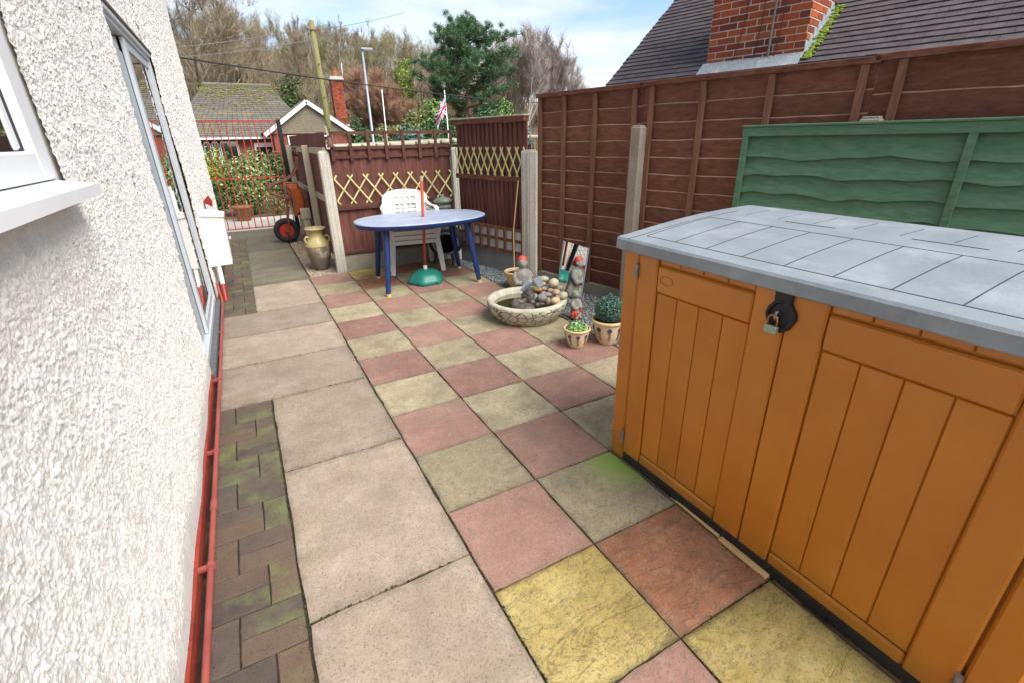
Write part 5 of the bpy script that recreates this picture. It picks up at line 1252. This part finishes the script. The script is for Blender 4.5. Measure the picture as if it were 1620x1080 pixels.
shrub('lime_shrub', (-1.9, 16.5), 1.6, .9, 1.75, 4500, .05, 'leaf_lime', 'bright green hedge shrub in front of the bungalow windows')
shrub('grey_shrub', (.3, 17.0), 1.5, .9, 1.7, 4500, .05, 'leaf_var', 'pale variegated hedge shrub in front of the bungalow door')
shrub('ivy_shrub', (1.6, 13.2), .7, .6, 1.75, 3000, .045, 'leaf_ivy', 'tall ivy covered shrub behind the black gate post')

# garden building behind the corner fence
sh = thing('low_outbuilding', (2.6, 7.2, 0), 'low outbuilding with pale mossy roof behind the trellis fence', 'outbuilding')
MB().box(.75, 4.4, 6.2, 8.4, -.06, 1.38).build('wall', 'board_z', sh)
for q in range(18):
    x = .65+q*.215; MB().box(x, x+.19, 6.05, 8.5, 1.385+.012*q*.5, 1.44+.012*q*.5, .012).build('roof_sheet', 'roofpale', sh)

# ------------------------------------------------------------------ bungalow across the road
bz = -.61
def bungalow():
    Y0 = 40.0
    def P(px, py, Y=Y0): return gy(px, py, Y)
    r = thing('bungalow', (1, 44, bz), 'bungalow with mossy hipped roof, white gable boards and brick chimney', 'bungalow')
    eL, eR, gL, gR = P(262, 222).x, P(440, 221).x, P(441, 214).x, P(553, 214).x
    ze = P(330, 219).z; zr = P(380, 126).z; rl, rr = P(318, 126).x, P(432, 126).x
    Yr = Y0+4.2
    # hip roof courses
    rows = 26
    hipR = P(500, 214).x
    for q in range(rows):
        a, b_ = q/rows, (q+1.15)/rows; m = MB()
        def pt(f, side): x0, x1 = ((eL, rl) if side < 0 else (hipR, rr)); return Vector((x0+(x1-x0)*f, Y0-.45+(Yr-Y0+.45)*f, ze+(zr-ze)*f))
        b2 = min(b_, 1.0); l0, r_0, l1, r_1 = pt(a, -1), pt(a, 1), pt(b2, -1), pt(b2, 1); lift = Vector((0, -.02, .035)); n = 24
        for p in range(n):
            f0, f1 = p/n+.001, (p+1)/n-.001; u = lift*rng.uniform(.8, 1.3)
            m.add([l0.lerp(r_0, f0)+u, l0.lerp(r_0, f1)+u, l1.lerp(r_1, f1), l1.lerp(r_1, f0), l0.lerp(r_0, f0)-lift*.3, l0.lerp(r_0, f1)-lift*.3], [(0,1,2,3), (4,5,1,0)])
        m.build('tile_course', 'tile_moss', r)
    m = MB(); m.add([(hipR, Y0-.45, ze), (hipR, Yr+4.6, ze), (rr, Yr, zr), (eL, Y0-.45, ze), (eL, Yr+4.6, ze), (rl, Yr, zr)], [(0,1,2), (3,5,4), (1,4,5,2)]); m.build('roof_hip', 'tile_moss', r)
    m = MB(); m.tube([(rl-.1, Yr, zr+.03), (rr+.1, Yr, zr+.03)], .13, 10); m.build('ridge', 'tile_moss', r)
    mm = MB()
    for q in range(520):
        f = 1-abs(rng.gauss(0, .22)); x = rng.uniform(rl-.5, rr+.5); y = Y0-.45+(Yr-Y0+.45)*f; mm.ell((x, y, ze+(zr-ze)*f+.05), rng.uniform(.03, .11), rng.uniform(.03, .09), .03, 6, 4, None, .2)
    mm.build('moss', 'roofmoss', r)['kind'] = 'stuff'
    MB().box(eL+.2, hipR-.2, Y0, Yr+4, bz, ze-.02).build('wall', 'farbrick', r)
    MB().box(eL-.1, gL, Y0-.60, Y0-.46, ze-.10, ze+.02).build('gutter', 'bargewhite', r)
    MB().box(eL-.1, gL, Y0-.45, Y0-.02, ze-.05, ze-.005).build('soffit', 'brownsoffit', r)
    for x0p, x1p in ((312, 320), (322, 333), (335, 346), (348, 374)):
        a, b_ = P(x0p, 230).x, P(x1p, 230).x; zt_, zb_ = P(330, 225).z, P(330, 262).z
        f = MB(); f.box(a-.12, a, Y0-.08, Y0+.02, zb_, zt_); f.box(b_, b_+.12, Y0-.08, Y0+.02, zb_, zt_); f.box(a, b_, Y0-.08, Y0+.02, zt_-.1, zt_); wo_ = f.build('window', 'bargewhite', r); MB().box(a, b_, Y0-.04, Y0-.01, zb_, zt_-.1).build('pane', 'glass', wo_)
    a, b_ = P(402, 230).x, P(432, 230).x; f = MB(); f.box(a, b_, Y0-.08, Y0-.02, P(330, 250).z, P(330, 228).z); wo_ = f.build('window', 'bargewhite', r); MB().box(a+.1, b_-.1, Y0-.10, Y0-.085, P(330, 250).z, P(330, 235).z).build('pane', 'glass', wo_)
    # gable wing
    YG = Y0-2.2
    gl, gr, ap, zl = gy(441, 212, YG).x, gy(555, 212, YG).x, gy(484, 164, YG), gy(441, 212, YG).z
    gl2 = 2*ap.x-gr
    m = MB(); m.add([(gl2, YG, zl), (gr, YG, zl), (ap.x, YG, ap.z), (gl2, YG+.1, zl), (gr, YG+.1, zl), (ap.x, YG+.1, ap.z)], [(0,1,2), (5,4,3), (0,3,4,1)]); go = m.build('gable_wall', 'clad', r)
    for q in range(16):
        z0 = zl+(ap.z-zl)*q/16; f = 1-(q+.5)/16; MB().box(ap.x-(ap.x-gl2)*f, ap.x+(gr-ap.x)*f, YG-.03, YG-.003, z0, z0+(ap.z-zl)/16*.86).build('cladding_board', 'clad', go)
    for xs in (gl2, gr):
        d_ = Vector((xs-ap.x, 0, zl-ap.z)); a = Vector((ap.x, YG-.25, ap.z+.12)); e_ = a+d_*1.10
        MB().bar(a, e_, .08, .30, (0, 0, 1)).build('bargeboard', 'bargewhite', r)
        n_ = Vector((-d_.z, 0, d_.x)).normalized(); n_ = n_ if n_.z > 0 else -n_
        m = MB(); a2, e2 = a+n_*.17, e_+n_*.17; m.add([a2+Vector((0, -.06, 0)), e2+Vector((0, -.06, 0)), e2+Vector((0, 4, 0)), a2+Vector((0, 4, 0)), a2+Vector((0, -.06, -.06)), e2+Vector((0, -.06, -.06))], [(0,1,2,3), (4,5,1,0)]); m.build('gable_roof', 'tile_moss', r)
    MB().box(gl2+.3, gr-.3, YG+.11, Y0+1, bz, zl).build('wing_wall', 'farbrick', r)
    for a, b_ in ((-1.6, -.5), (.2, 1.2)):
        f = MB().box(ap.x+a, ap.x+b_, YG+.02, YG+.10, zl-1.5, zl-.12).build('window', 'bargewhite', r); MB().box(ap.x+a+.1, ap.x+b_-.1, YG-.0, YG+.015, zl-1.4, zl-.22).build('pane', 'glass', f)
    # chimney
    YC = Y0+1.5; c0 = gy(541, 205, YC); t0 = gy(531, 116, YC)
    wd = .43; cx_ = gy(540, 180, YC).x
    st = MB().box(cx_-wd, cx_+wd, YC, YC+.8, ze-1.2, t0.z-.45).build('chimney', 'farbrick', r)
    nrow = 26; ztop = t0.z-.46; zbot = ztop-nrow*.15
    for q in range(nrow):
        for p in range(4):
            x0 = cx_-wd+p*(wd/2)+(.0 if q % 2 else -.11); x1 = x0+wd/2-.03; x0, x1 = max(x0, cx_-wd), min(x1, cx_+wd)
            if x1-x0 > .04: MB().box(x0, x1, YC-.025, YC-.002, zbot+q*.15, zbot+q*.15+.12).build('brick', 'brick', st)
    for z, e_ in ((ztop-.0, .10), (ztop+.12, .05), (ze+.75, .09)): MB().box(cx_-wd-e_, cx_+wd+e_, YC-e_-.03, YC+.8+e_, z, z+.115, .01).build('corbel', 'post_pale', st)
    MB().lathe([(.24, 0), (.22, .5), (.25, .52), (.25, .6), (.2, .6), (.19, .1)], 14, (cx_, YC+.4, ztop+.235)).build('chimney_pot', 'terracotta', st)
bungalow()

# ------------------------------------------------------------------ poles, wires, lamp, flag
up_ = thing('utility_pole', (gy(528, 262, 30).x, 30, -.6), 'leaning mossy wooden utility pole carrying wires', 'utility pole')
pa, pb_ = gy(529, 268, 30), gy(492, 33, 30); pa.z = -.7
pa = pb_+(gy(522, 215, 30)-pb_)*((pb_.z+.7)/(pb_.z-gy(522, 215, 30).z))
MB().tube([pa, pa.lerp(pb_, .5), pb_], [.19, .165, .14], 12).build('shaft', 'pole', up_, True)
MB().bar(pb_+Vector((-.32, -.12, -.45)), pb_+Vector((.32, -.12, -.45)), .07, .07).build('crossarm', 'rust', up_)
for f in (.35, .55, .75): MB().tube([pa.lerp(pb_, f)+Vector((-.02, -.28, 0)), pa.lerp(pb_, f)+Vector((.12, .02, .02))], .025, 6).build('step', 'rust', up_)
def wire(p0, p1, sag, r_, mat, label):
    pts = []
    for q in range(25): f = q/24; p = p0.lerp(p1, f); pts.append(p-Vector((0, 0, sag*4*f*(1-f))))
    tag(MB().tube(pts, r_, 6).build('overhead_wire', mat, None, True), label, 'wire')
wire(gy(200, 78, 16), gy(880, 164, 33), .25, .022, 'wire', 'thick black overhead cable crossing in front of the hillside')
wire(gy(200, 82, 24), pb_+Vector((-.3, -.12, -.4)), .12, .014, 'wiregrey', 'upper thin grey wire running from the pole over the house corner')
wire(gy(200, 96, 24), pb_+Vector((-.1, -.12, -.9)), .15, .014, 'wiregrey', 'lower thin grey wire running from the pole over the house corner')
def wire2(): wire(pb_+Vector((.3, -.12, -.4)), gy(640, 20, 36), .1, .012, 'wiregrey', 'thin grey wire leaving the pole towards the lamp post')
wire2()
lp = thing('street_lamp', (gy(590, 270, 34).x, 34, -.6), 'grey steel street lamp with flat lantern', 'street lamp')
lt = gy(573, 80, 34); lb = Vector((lt.x, 34, -.7))
MB().tube([lb, lb.lerp(lt, .18), lb.lerp(lt, .185), lt], [.13, .13, .085, .07], 12).build('column', 'galv', lp, True)
MB().obox(lt+Vector((.28, 0, .08)), EX, EY, EZ, .38, .16, .07, .03).build('lantern', 'galv', lp)
MB().obox(lt+Vector((.34, 0, .004)), EX, EY, EZ, .26, .12, .008).build('lens', 'upvc', lp)
fg = thing('flagpole', (gy(708, 225, 30).x, 30, 0), 'white flagpole with a Union flag in front of the pine', 'flagpole')
ft = gy(703, 143, 30); fb = Vector((ft.x+.15, 30, -.5)); MB().tube([fb, ft], [.05, .03], 8).build('pole', 'bargewhite', fg, True)
def flag():
    L_, H_ = 1.3, .95; nu, nv = 40, 30; m = MB(); mats = []
    def colr(u, v):    # u,v in -1..1 (x scaled)
        x, y = u*1.37, v
        if abs(x) < .17 or abs(y) < .17: return 0
        if abs(x) < .29 or abs(y) < .29: return 1
        d = abs(abs(x)/1.37-abs(y))
        s_ = (abs(y)-abs(x)/1.37)*(1 if x*y > 0 else -1)*(1 if x > 0 else -1)
        if d < .26: return 0 if 0 < s_ < .15 else 1
        return 2
    top = ft+Vector((.0, -.05, -.40))
    for i in range(nv+1):
        for j in range(nu+1):
            u, v = j/nu, i/nv     # u along fly, v down the hoist
            fold = math.sin(u*7+v*1.5)*.10*u
            m.v.append(tuple(top+Vector((-u*.72+.10*v*u, -.05+fold*2.2, -v*H_-u*.75+.18*math.sin(u*5)*u))))
    for i in range(nv):
        for j in range(nu): a = i*(nu+1)+j; m.f.append((a, a+1, a+nu+2, a+nu+1)); mats.append(colr(2*(j+.5)/nu-1, 1-2*(i+.5)/nv))
    o = m.build('flag', 'flag_red', fg); o.data.materials.append(MAT['flag_white']); o.data.materials.append(MAT['flag_blue'])
    for p, k in zip(o.data.polygons, mats): p.material_index = k; p.use_smooth = True
flag()
for (xa, ya, xb, yb, Y, lab) in ((604, 142, 611, 210, 33, 'thin white pole between the street lamp and the pine'), (540, 100, 548, 190, 52, 'thin pale birch stem pole behind the brick chimney')):
    a, b_ = gy(xa, ya, Y), gy(xb, yb, Y); b_ = a+(b_-a)*((a.z+.7)/(a.z-b_.z)); tag(MB().tube([b_, a], [.045, .03], 8).build('thin_pole', 'bargewhite', None, True), lab, 'pole')

# ------------------------------------------------------------------ trees
def bare_tree(seed, h, spread, levels=5, twigs=5, lean=0, trunk_r=None, upright=.5, barkm='bark', twigm='twig_brown', clear=.25, tw=.011, tl=(.35, .9), fork=3):
    rg = random.Random(seed); nr = np.random.default_rng(seed); tm = MB(); TV, TF = [], []
    cr = MB(); cnt = [0]
    def twig(p, d, L):
        n_ = 4
        for _ in range(n_):
            dd = (d+Vector((rg.gauss(0, .5), rg.gauss(0, .5), rg.gauss(.15, .35)))).normalized(); l_ = L*rg.uniform(.6, 1.2); s_ = dd.orthogonal().normalized()*tw
            mid = p+dd*l_*.5+Vector((rg.gauss(0, .05), rg.gauss(0, .05), rg.gauss(0, .05)))*l_; e_ = p+dd*l_+Vector((0, 0, .12*l_))
            k = len(cr.v); cr.v += [tuple(p-s_), tuple(p+s_), tuple(mid+s_*.7), tuple(mid-s_*.7), tuple(e_)]; cr.f += [(k, k+1, k+2, k+3), (k+3, k+2, k+4)]
            for _ in range(2):
                q = p+dd*l_*rg.uniform(.3, .9); d3 = (dd+Vector((rg.gauss(0, .6), rg.gauss(0, .6), rg.gauss(.1, .5)))).normalized(); l3 = l_*rg.uniform(.3, .6); k = len(cr.v); s3 = s_*.6
                cr.v += [tuple(q-s3), tuple(q+s3), tuple(q+d3*l3)]; cr.f += [(k, k+1, k+2)]
    def branch(p, d, L, r, lev):
        n_ = 3 if lev < 3 else 2; pts = [p]; q = p; dd = d
        for i in range(n_):
            dd = (dd+Vector((rg.gauss(0, .13), rg.gauss(0, .13), rg.gauss(.06*upright, .09)))).normalized(); q = q+dd*(L/n_); pts.append(q)
        rs = [r*(1-.45*i/n_) for i in range(n_+1)]; (tm if lev < 2 else cr).tube(pts, rs, 5 if lev < 2 else 3, False)
        if lev >= levels:
            for _ in range(twigs): f = rg.random(); twig(pts[-1].lerp(pts[0], f*.8), dd, rg.uniform(*tl))
            return
        nb = fork if lev > 0 else fork+2
        for k in range(nb):
            f = rg.uniform(clear if lev == 0 else .3, 1) if k < nb-1 else 1
            x = f*n_; i = min(int(x), n_-1); b0 = pts[i].lerp(pts[i+1], x-i)
            az = rg.uniform(0, 2*PI); o_ = dd.orthogonal().normalized(); o_.rotate(Matrix.Rotation(az, 3, dd)); sp = spread*rg.uniform(.6, 1.25)*(1 if k < nb-1 else .35)
            nd = (dd+o_*sp+Vector((0, 0, upright*.35))).normalized(); branch(b0, nd, L*rg.uniform(.52, .76)*(1 if f > .5 else 1.1), max(r*(1-.45*f)*.62, .012), lev+1)
    branch(Vector((0, 0, -.4)), Vector((lean, 0, 1)).normalized(), h*.46, trunk_r or h*.018, 0)
    return tm.mesh('trunk', barkm, None, True), cr.mesh('crown', twigm)
def plant_tree(meshes, name, x, y, s_, rz, label, group=None, z=None, parts=('trunk', 'crown')):
    r = thing(name, (x, y, float(terr(x, y)) if z is None else z), label, 'tree', group); r.rotation_euler.z = rz; r.scale = (s_, s_, s_)
    for nm, me in zip(parts, meshes): link(nm, me, r)
    return r
V_W = [bare_tree(100+k, 9.0, .5, 4, 3, 0, .13, .95, 'bark_pale' if k % 2 else 'bark', ('twig_brown', 'twig_olive', 'twig_brown', 'twig_olive', 'twig_brown')[k], .3, .011, (.5, 1.1)) for k in range(5)]
wl_lab = 'bare winter tree in the wood on the hillside'
cnt = 0; rgw = random.Random(77)
for y, n in ((52, 9), (57, 14), (63, 19), (70, 24), (78, 28), (87, 32), (96, 36), (106, 40)):
    xa, xb = gy(255, 120, y).x, gy(835, 120, y).x
    for q in range(n):
        x = xa+(xb-xa)*(q+rgw.uniform(.1, .9))/n; yy = y+rgw.uniform(-2.5, 2.5); vi = rgw.randrange(5)
        if y < 60 and x > 14: continue
        plant_tree(V_W[vi], 'bare_tree', x, yy, rgw.uniform(.62, .98)*(.8 if y < 60 else 1 if y < 85 else .74), rgw.uniform(0, 6.28), (('pale barked' if vi % 2 else 'dark barked')+' bare tree '+('at the foot of the wooded slope' if y < 62 else 'halfway up the wooded slope' if y < 85 else 'on the skyline of the wooded slope')), 'bare trees '+('at the foot of the slope' if y < 62 else 'halfway up the slope' if y < 85 else 'along the skyline')+(' with pale bark' if vi % 2 else ' with dark bark')); cnt += 1
V_P = [bare_tree(300+k, 10.0, .42, 4, 4, 0, .11, 1.1, 'bark_pale', 'twig_purple', .2, .011, (.5, 1.1)) for k in range(3)]
for q in range(26):
    f = q/25; px = 790+f*118+rgw.uniform(-4, 4); Y = 66+rgw.uniform(-5, 6); top = np.interp(px, [790, 815, 850, 880, 905, 915], [85, 70, 68, 88, 118, 135])
    p = gy(px, float(top), Y); z0 = float(terr(p.x, Y)); s_ = max(.35, (p.z-z0)/9.6)*rgw.uniform(.86, 1.03)
    plant_tree(V_P[q % 3], 'bare_birch', p.x, Y, s_, rgw.uniform(0, 6.28), 'purple grey bare birch in the stand right of the pine', 'birches right of the pine')
big = bare_tree(501, 13, .6, 5, 5, .05, .26, .6, 'bark', 'twig_brown', .2, .010, (.5, 1.1))
plant_tree(big, 'bare_oak', gy(300, 120, 50).x, 50, 1.15, .6, 'tall spreading bare tree rising above the frame behind the house corner')
plant_tree(big, 'bare_oak', gy(364, 120, 58).x, 58, 1.12, 2.9, 'tall bare tree with a reddish trunk standing on the skyline beside the house corner')
V_R = bare_tree(610, 6.0, .5, 4, 7, 0, .09, 1.0, 'bark', 'twig_rust', .08, .012, (.5, 1.0), 4)
for px, Y, s_, lab in ((612, 47, 1.0, 'rust brown bare shrub tree between the lamp and the golden conifer'), (590, 49, .95, 'rust brown bare shrub tree just behind the street lamp'), (640, 46, .8, 'rust brown bare shrub tree below the golden conifer'), (585, 52, 1.2, 'tallest rust brown bare tree behind the lamp')):
    plant_tree(V_R, 'rusty_tree', gy(px, 200, Y).x, Y, s_, rgw.uniform(0, 6), lab)
def conifer(name, x, y, h, r_, n, mat, label, size=.12, tipw=.1, z=None):
    t = thing(name, (x, y, float(terr(x, y)) if z is None else z), label, 'tree'); f = nrng.random(n)**.75
    zz = h*(.04+.96*(1-f)); rad = r_*(tipw+(1-tipw)*f)*(.55+.45*nrng.random(n))*(1+.18*np.sin(zz*5+nrng.random(n)*1.5)); a = nrng.uniform(0, 2*PI, n)
    P = np.stack([rad*np.cos(a), rad*np.sin(a), zz], 1); D = np.stack([np.cos(a), np.sin(a), np.full(n, .5)], 1); V, Fq = leaf_quads(P, D, size, .45, .5)
    link('crown', npmesh('crown', V, Fq, mat), t); MB().tube([(0, 0, -.3), (0, 0, h*.8)], [r_*.09, .02], 6).build('trunk', 'bark', t, True, True); return t
p = gy(636, 95, 48); conifer('golden_conifer', p.x, 48, p.z-float(terr(p.x, 48)), 1.9, 7000, 'leaf_yelgreen', 'yellow green columnar conifer left of the pine', .12, .42)
conifer('dark_conifer', gy(690, 150, 51).x, 51, 7.2, 1.3, 4200, 'leaf_ivy', 'dark narrow conifer beside the pine trunk', .13, .15)
# scots pine
def pine():
    Y = 46.0; tp_ = gy(755, 40, Y); bx_ = gy(738, 170, Y).x; z0 = float(terr(bx_, Y)); H = tp_.z-z0
    r = thing('pine_tree', (bx_, Y, z0), 'tall Scots pine with layered dark green foliage behind the flag', 'tree')
    k = MB(); rg = random.Random(9)
    k.tube([(0, 0, -.4), (.05, 0, H*.3), (.2, 0, H*.6), (.5, 0, H*.92)], [.26, .21, .14, .03], 9)
    NV, NFc, c0 = [], [], 0
    def tuft(p, s_):
        nonlocal c0
        n = 74; D = nrng.normal(0, 1, (n, 3)); D[:, 2] = D[:, 2]*.7+.35; D /= np.linalg.norm(D, axis=1, keepdims=True); L_ = s_*nrng.uniform(.6, 1.2, (n, 1)); b0 = np.array(p)+nrng.normal(0, s_*.28, (n, 3))
        S_ = np.cross(D, nrng.normal(0, 1, (n, 3))); S_ /= np.linalg.norm(S_, axis=1, keepdims=True); S_ *= s_*.055
        V = np.stack([b0-S_, b0+S_, b0+D*L_], 1).reshape(-1, 3); NV.append(V); NFc.append(np.arange(3*n).reshape(-1, 3)+c0); c0 += 3*n
    pxm = F_PX/((Vector((bx_, Y, 5))-CAM).dot(fwd))
    layers = [(.18, 2.8, 5), (.27, 3.2, 5), (.36, 2.4, 3), (.43, 3.3, 6), (.50, 3.7, 8), (.58, 3.9, 9), (.66, 3.8, 9), (.73, 3.4, 9), (.80, 3.3, 8), (.86, 2.8, 7), (.91, 2.2, 6), (.95, 1.3, 5), (.985, .6, 4)]
    for f, R_, nb in layers:
        for q in range(nb):
            a = 2*PI*(q+rg.random())/nb; L_ = R_*1.16*rg.uniform(.5, 1.2); zc = f*H+rg.uniform(-.3, .3); x0 = .2*min(1, f/.6)+.3*max(0, f-.6)
            e_ = Vector((x0+L_*math.cos(a), L_*math.sin(a), zc+L_*rg.uniform(.08, .36))); s0 = Vector((x0*.9, 0, zc-.3)); mid = s0.lerp(e_, .55)+Vector((0, 0, -.12*L_)); k.tube([s0, mid, e_], [.07, .045, .015], 5)
            for g in np.linspace(.42 if L_ > 1.5 else .25, 1.05, int(4+L_*2.0)):
                c_ = s0.lerp(e_, float(g))+Vector((rg.gauss(0, .3), rg.gauss(0, .3), rg.gauss(.12, .16)))
                tuft(c_, rg.uniform(.28, .46))
                if rg.random() < .5: tuft(c_+Vector((rg.gauss(0, .3), rg.gauss(0, .3), rg.gauss(.12, .15))), rg.uniform(.22, .36))
    k.build('trunk', 'bark_pine', r, True, True); link('crown', npmesh('crown', np.concatenate(NV), np.concatenate(NFc), 'leaf_pine'), r)
pine()
# mid-distance garden shrubs across the road
GS = [(655, 182, 42, 2.2, 1.6, 'leaf_olive', 'olive green spreading shrub left of the flag'), (680, 165, 41, 2.0, 1.8, 'leaf_lime', 'bright green layered shrub below the pine'), (700, 195, 40, 1.9, 1.5, 'leaf_dark', 'dark evergreen shrub behind the flagpole'), (735, 190, 41, 1.6, 1.5, 'leaf_ivy', 'ivy green shrub at the foot of the pine'),
      (640, 205, 38, 1.6, 1.0, 'leaf_ball', 'blue green shrub behind the trellis fence'), (610, 205, 40, 1.8, 1.2, 'leaf_olive', 'low olive shrub behind the thin white pole'), (575, 208, 39, 1.6, 1.1, 'leaf_dark', 'dark low shrub at the foot of the street lamp'), (775, 170, 43, 1.9, 1.7, 'leaf_pine', 'drooping green shrub right of the pine trunk'), (800, 165, 44, 1.6, 1.9, 'leaf_lime', 'bright green bush overhanging right of the pine'), (820, 200, 41, 1.5, 1.2, 'leaf_ball', 'blue green conifer bush behind the fence corner'),
      (452, 122, 56, 1.7, 2.1, 'leaf_ivy', 'ivy clad stump bush on the hillside above the bungalow'), (560, 190, 47, 1.3, 1.4, 'leaf_ivy', 'dark shrub right of the bungalow chimney')]
for px, py, Y, rad, hh, mt, lab in GS:
    p = gy(px, py, Y); zt = float(terr(p.x, Y)); h = max(1.2, p.z-zt+.35*hh); shrub('garden_shrub', (p.x, Y, zt), rad*1.1, rad*.9, h, 3800, .13, mt, lab, blobs=9)
shrub('forsythia', (RF(.9, 1.3).x, RF(.9, 1.3).y, 0), .55, .5, 1.83, 900, .03, 'leaf_gold', 'yellow twiggy shrub just above the capped fence panel')
# tangled undergrowth on the slope
def undergrowth():
    n = 80000; x = nrng.uniform(-30, 62, n); y = 45+70*nrng.random(n)**1.15; z = terr(x, y); L_ = nrng.uniform(.6, 2.8, n)
    A = nrng.uniform(0, 2*PI, n); ln = nrng.normal(0, .45, (n, 2)); b0 = np.stack([x, y, z-.1], 1); e_ = b0+np.stack([ln[:, 0]*L_, ln[:, 1]*L_, L_], 1); s_ = np.stack([np.cos(A), np.sin(A), 0*A], 1)*.035
    V = np.stack([b0-s_, b0+s_, e_], 1).reshape(-1, 3); tag(link('undergrowth', npmesh('undergrowth', V, np.arange(3*n).reshape(-1, 3), 'twig_brown')), 'tangled brown undergrowth covering the wooded slope', 'undergrowth', kind='stuff')
    n = 30000; x = nrng.uniform(-30, 62, n); y = 45+70*nrng.random(n)**1.15; P = np.stack([x, y, terr(x, y)+nrng.random(n)**2*1.1], 1); V, Fq = leaf_quads(P, np.tile([0, 0, 1.0], (n, 1)), .16, .6, .8)
    tag(link('ground_ivy', npmesh('ground_ivy', V, Fq, 'leaf_olive')), 'ivy and bramble leaves spread over the wooded slope', 'ground cover', kind='stuff')
undergrowth()
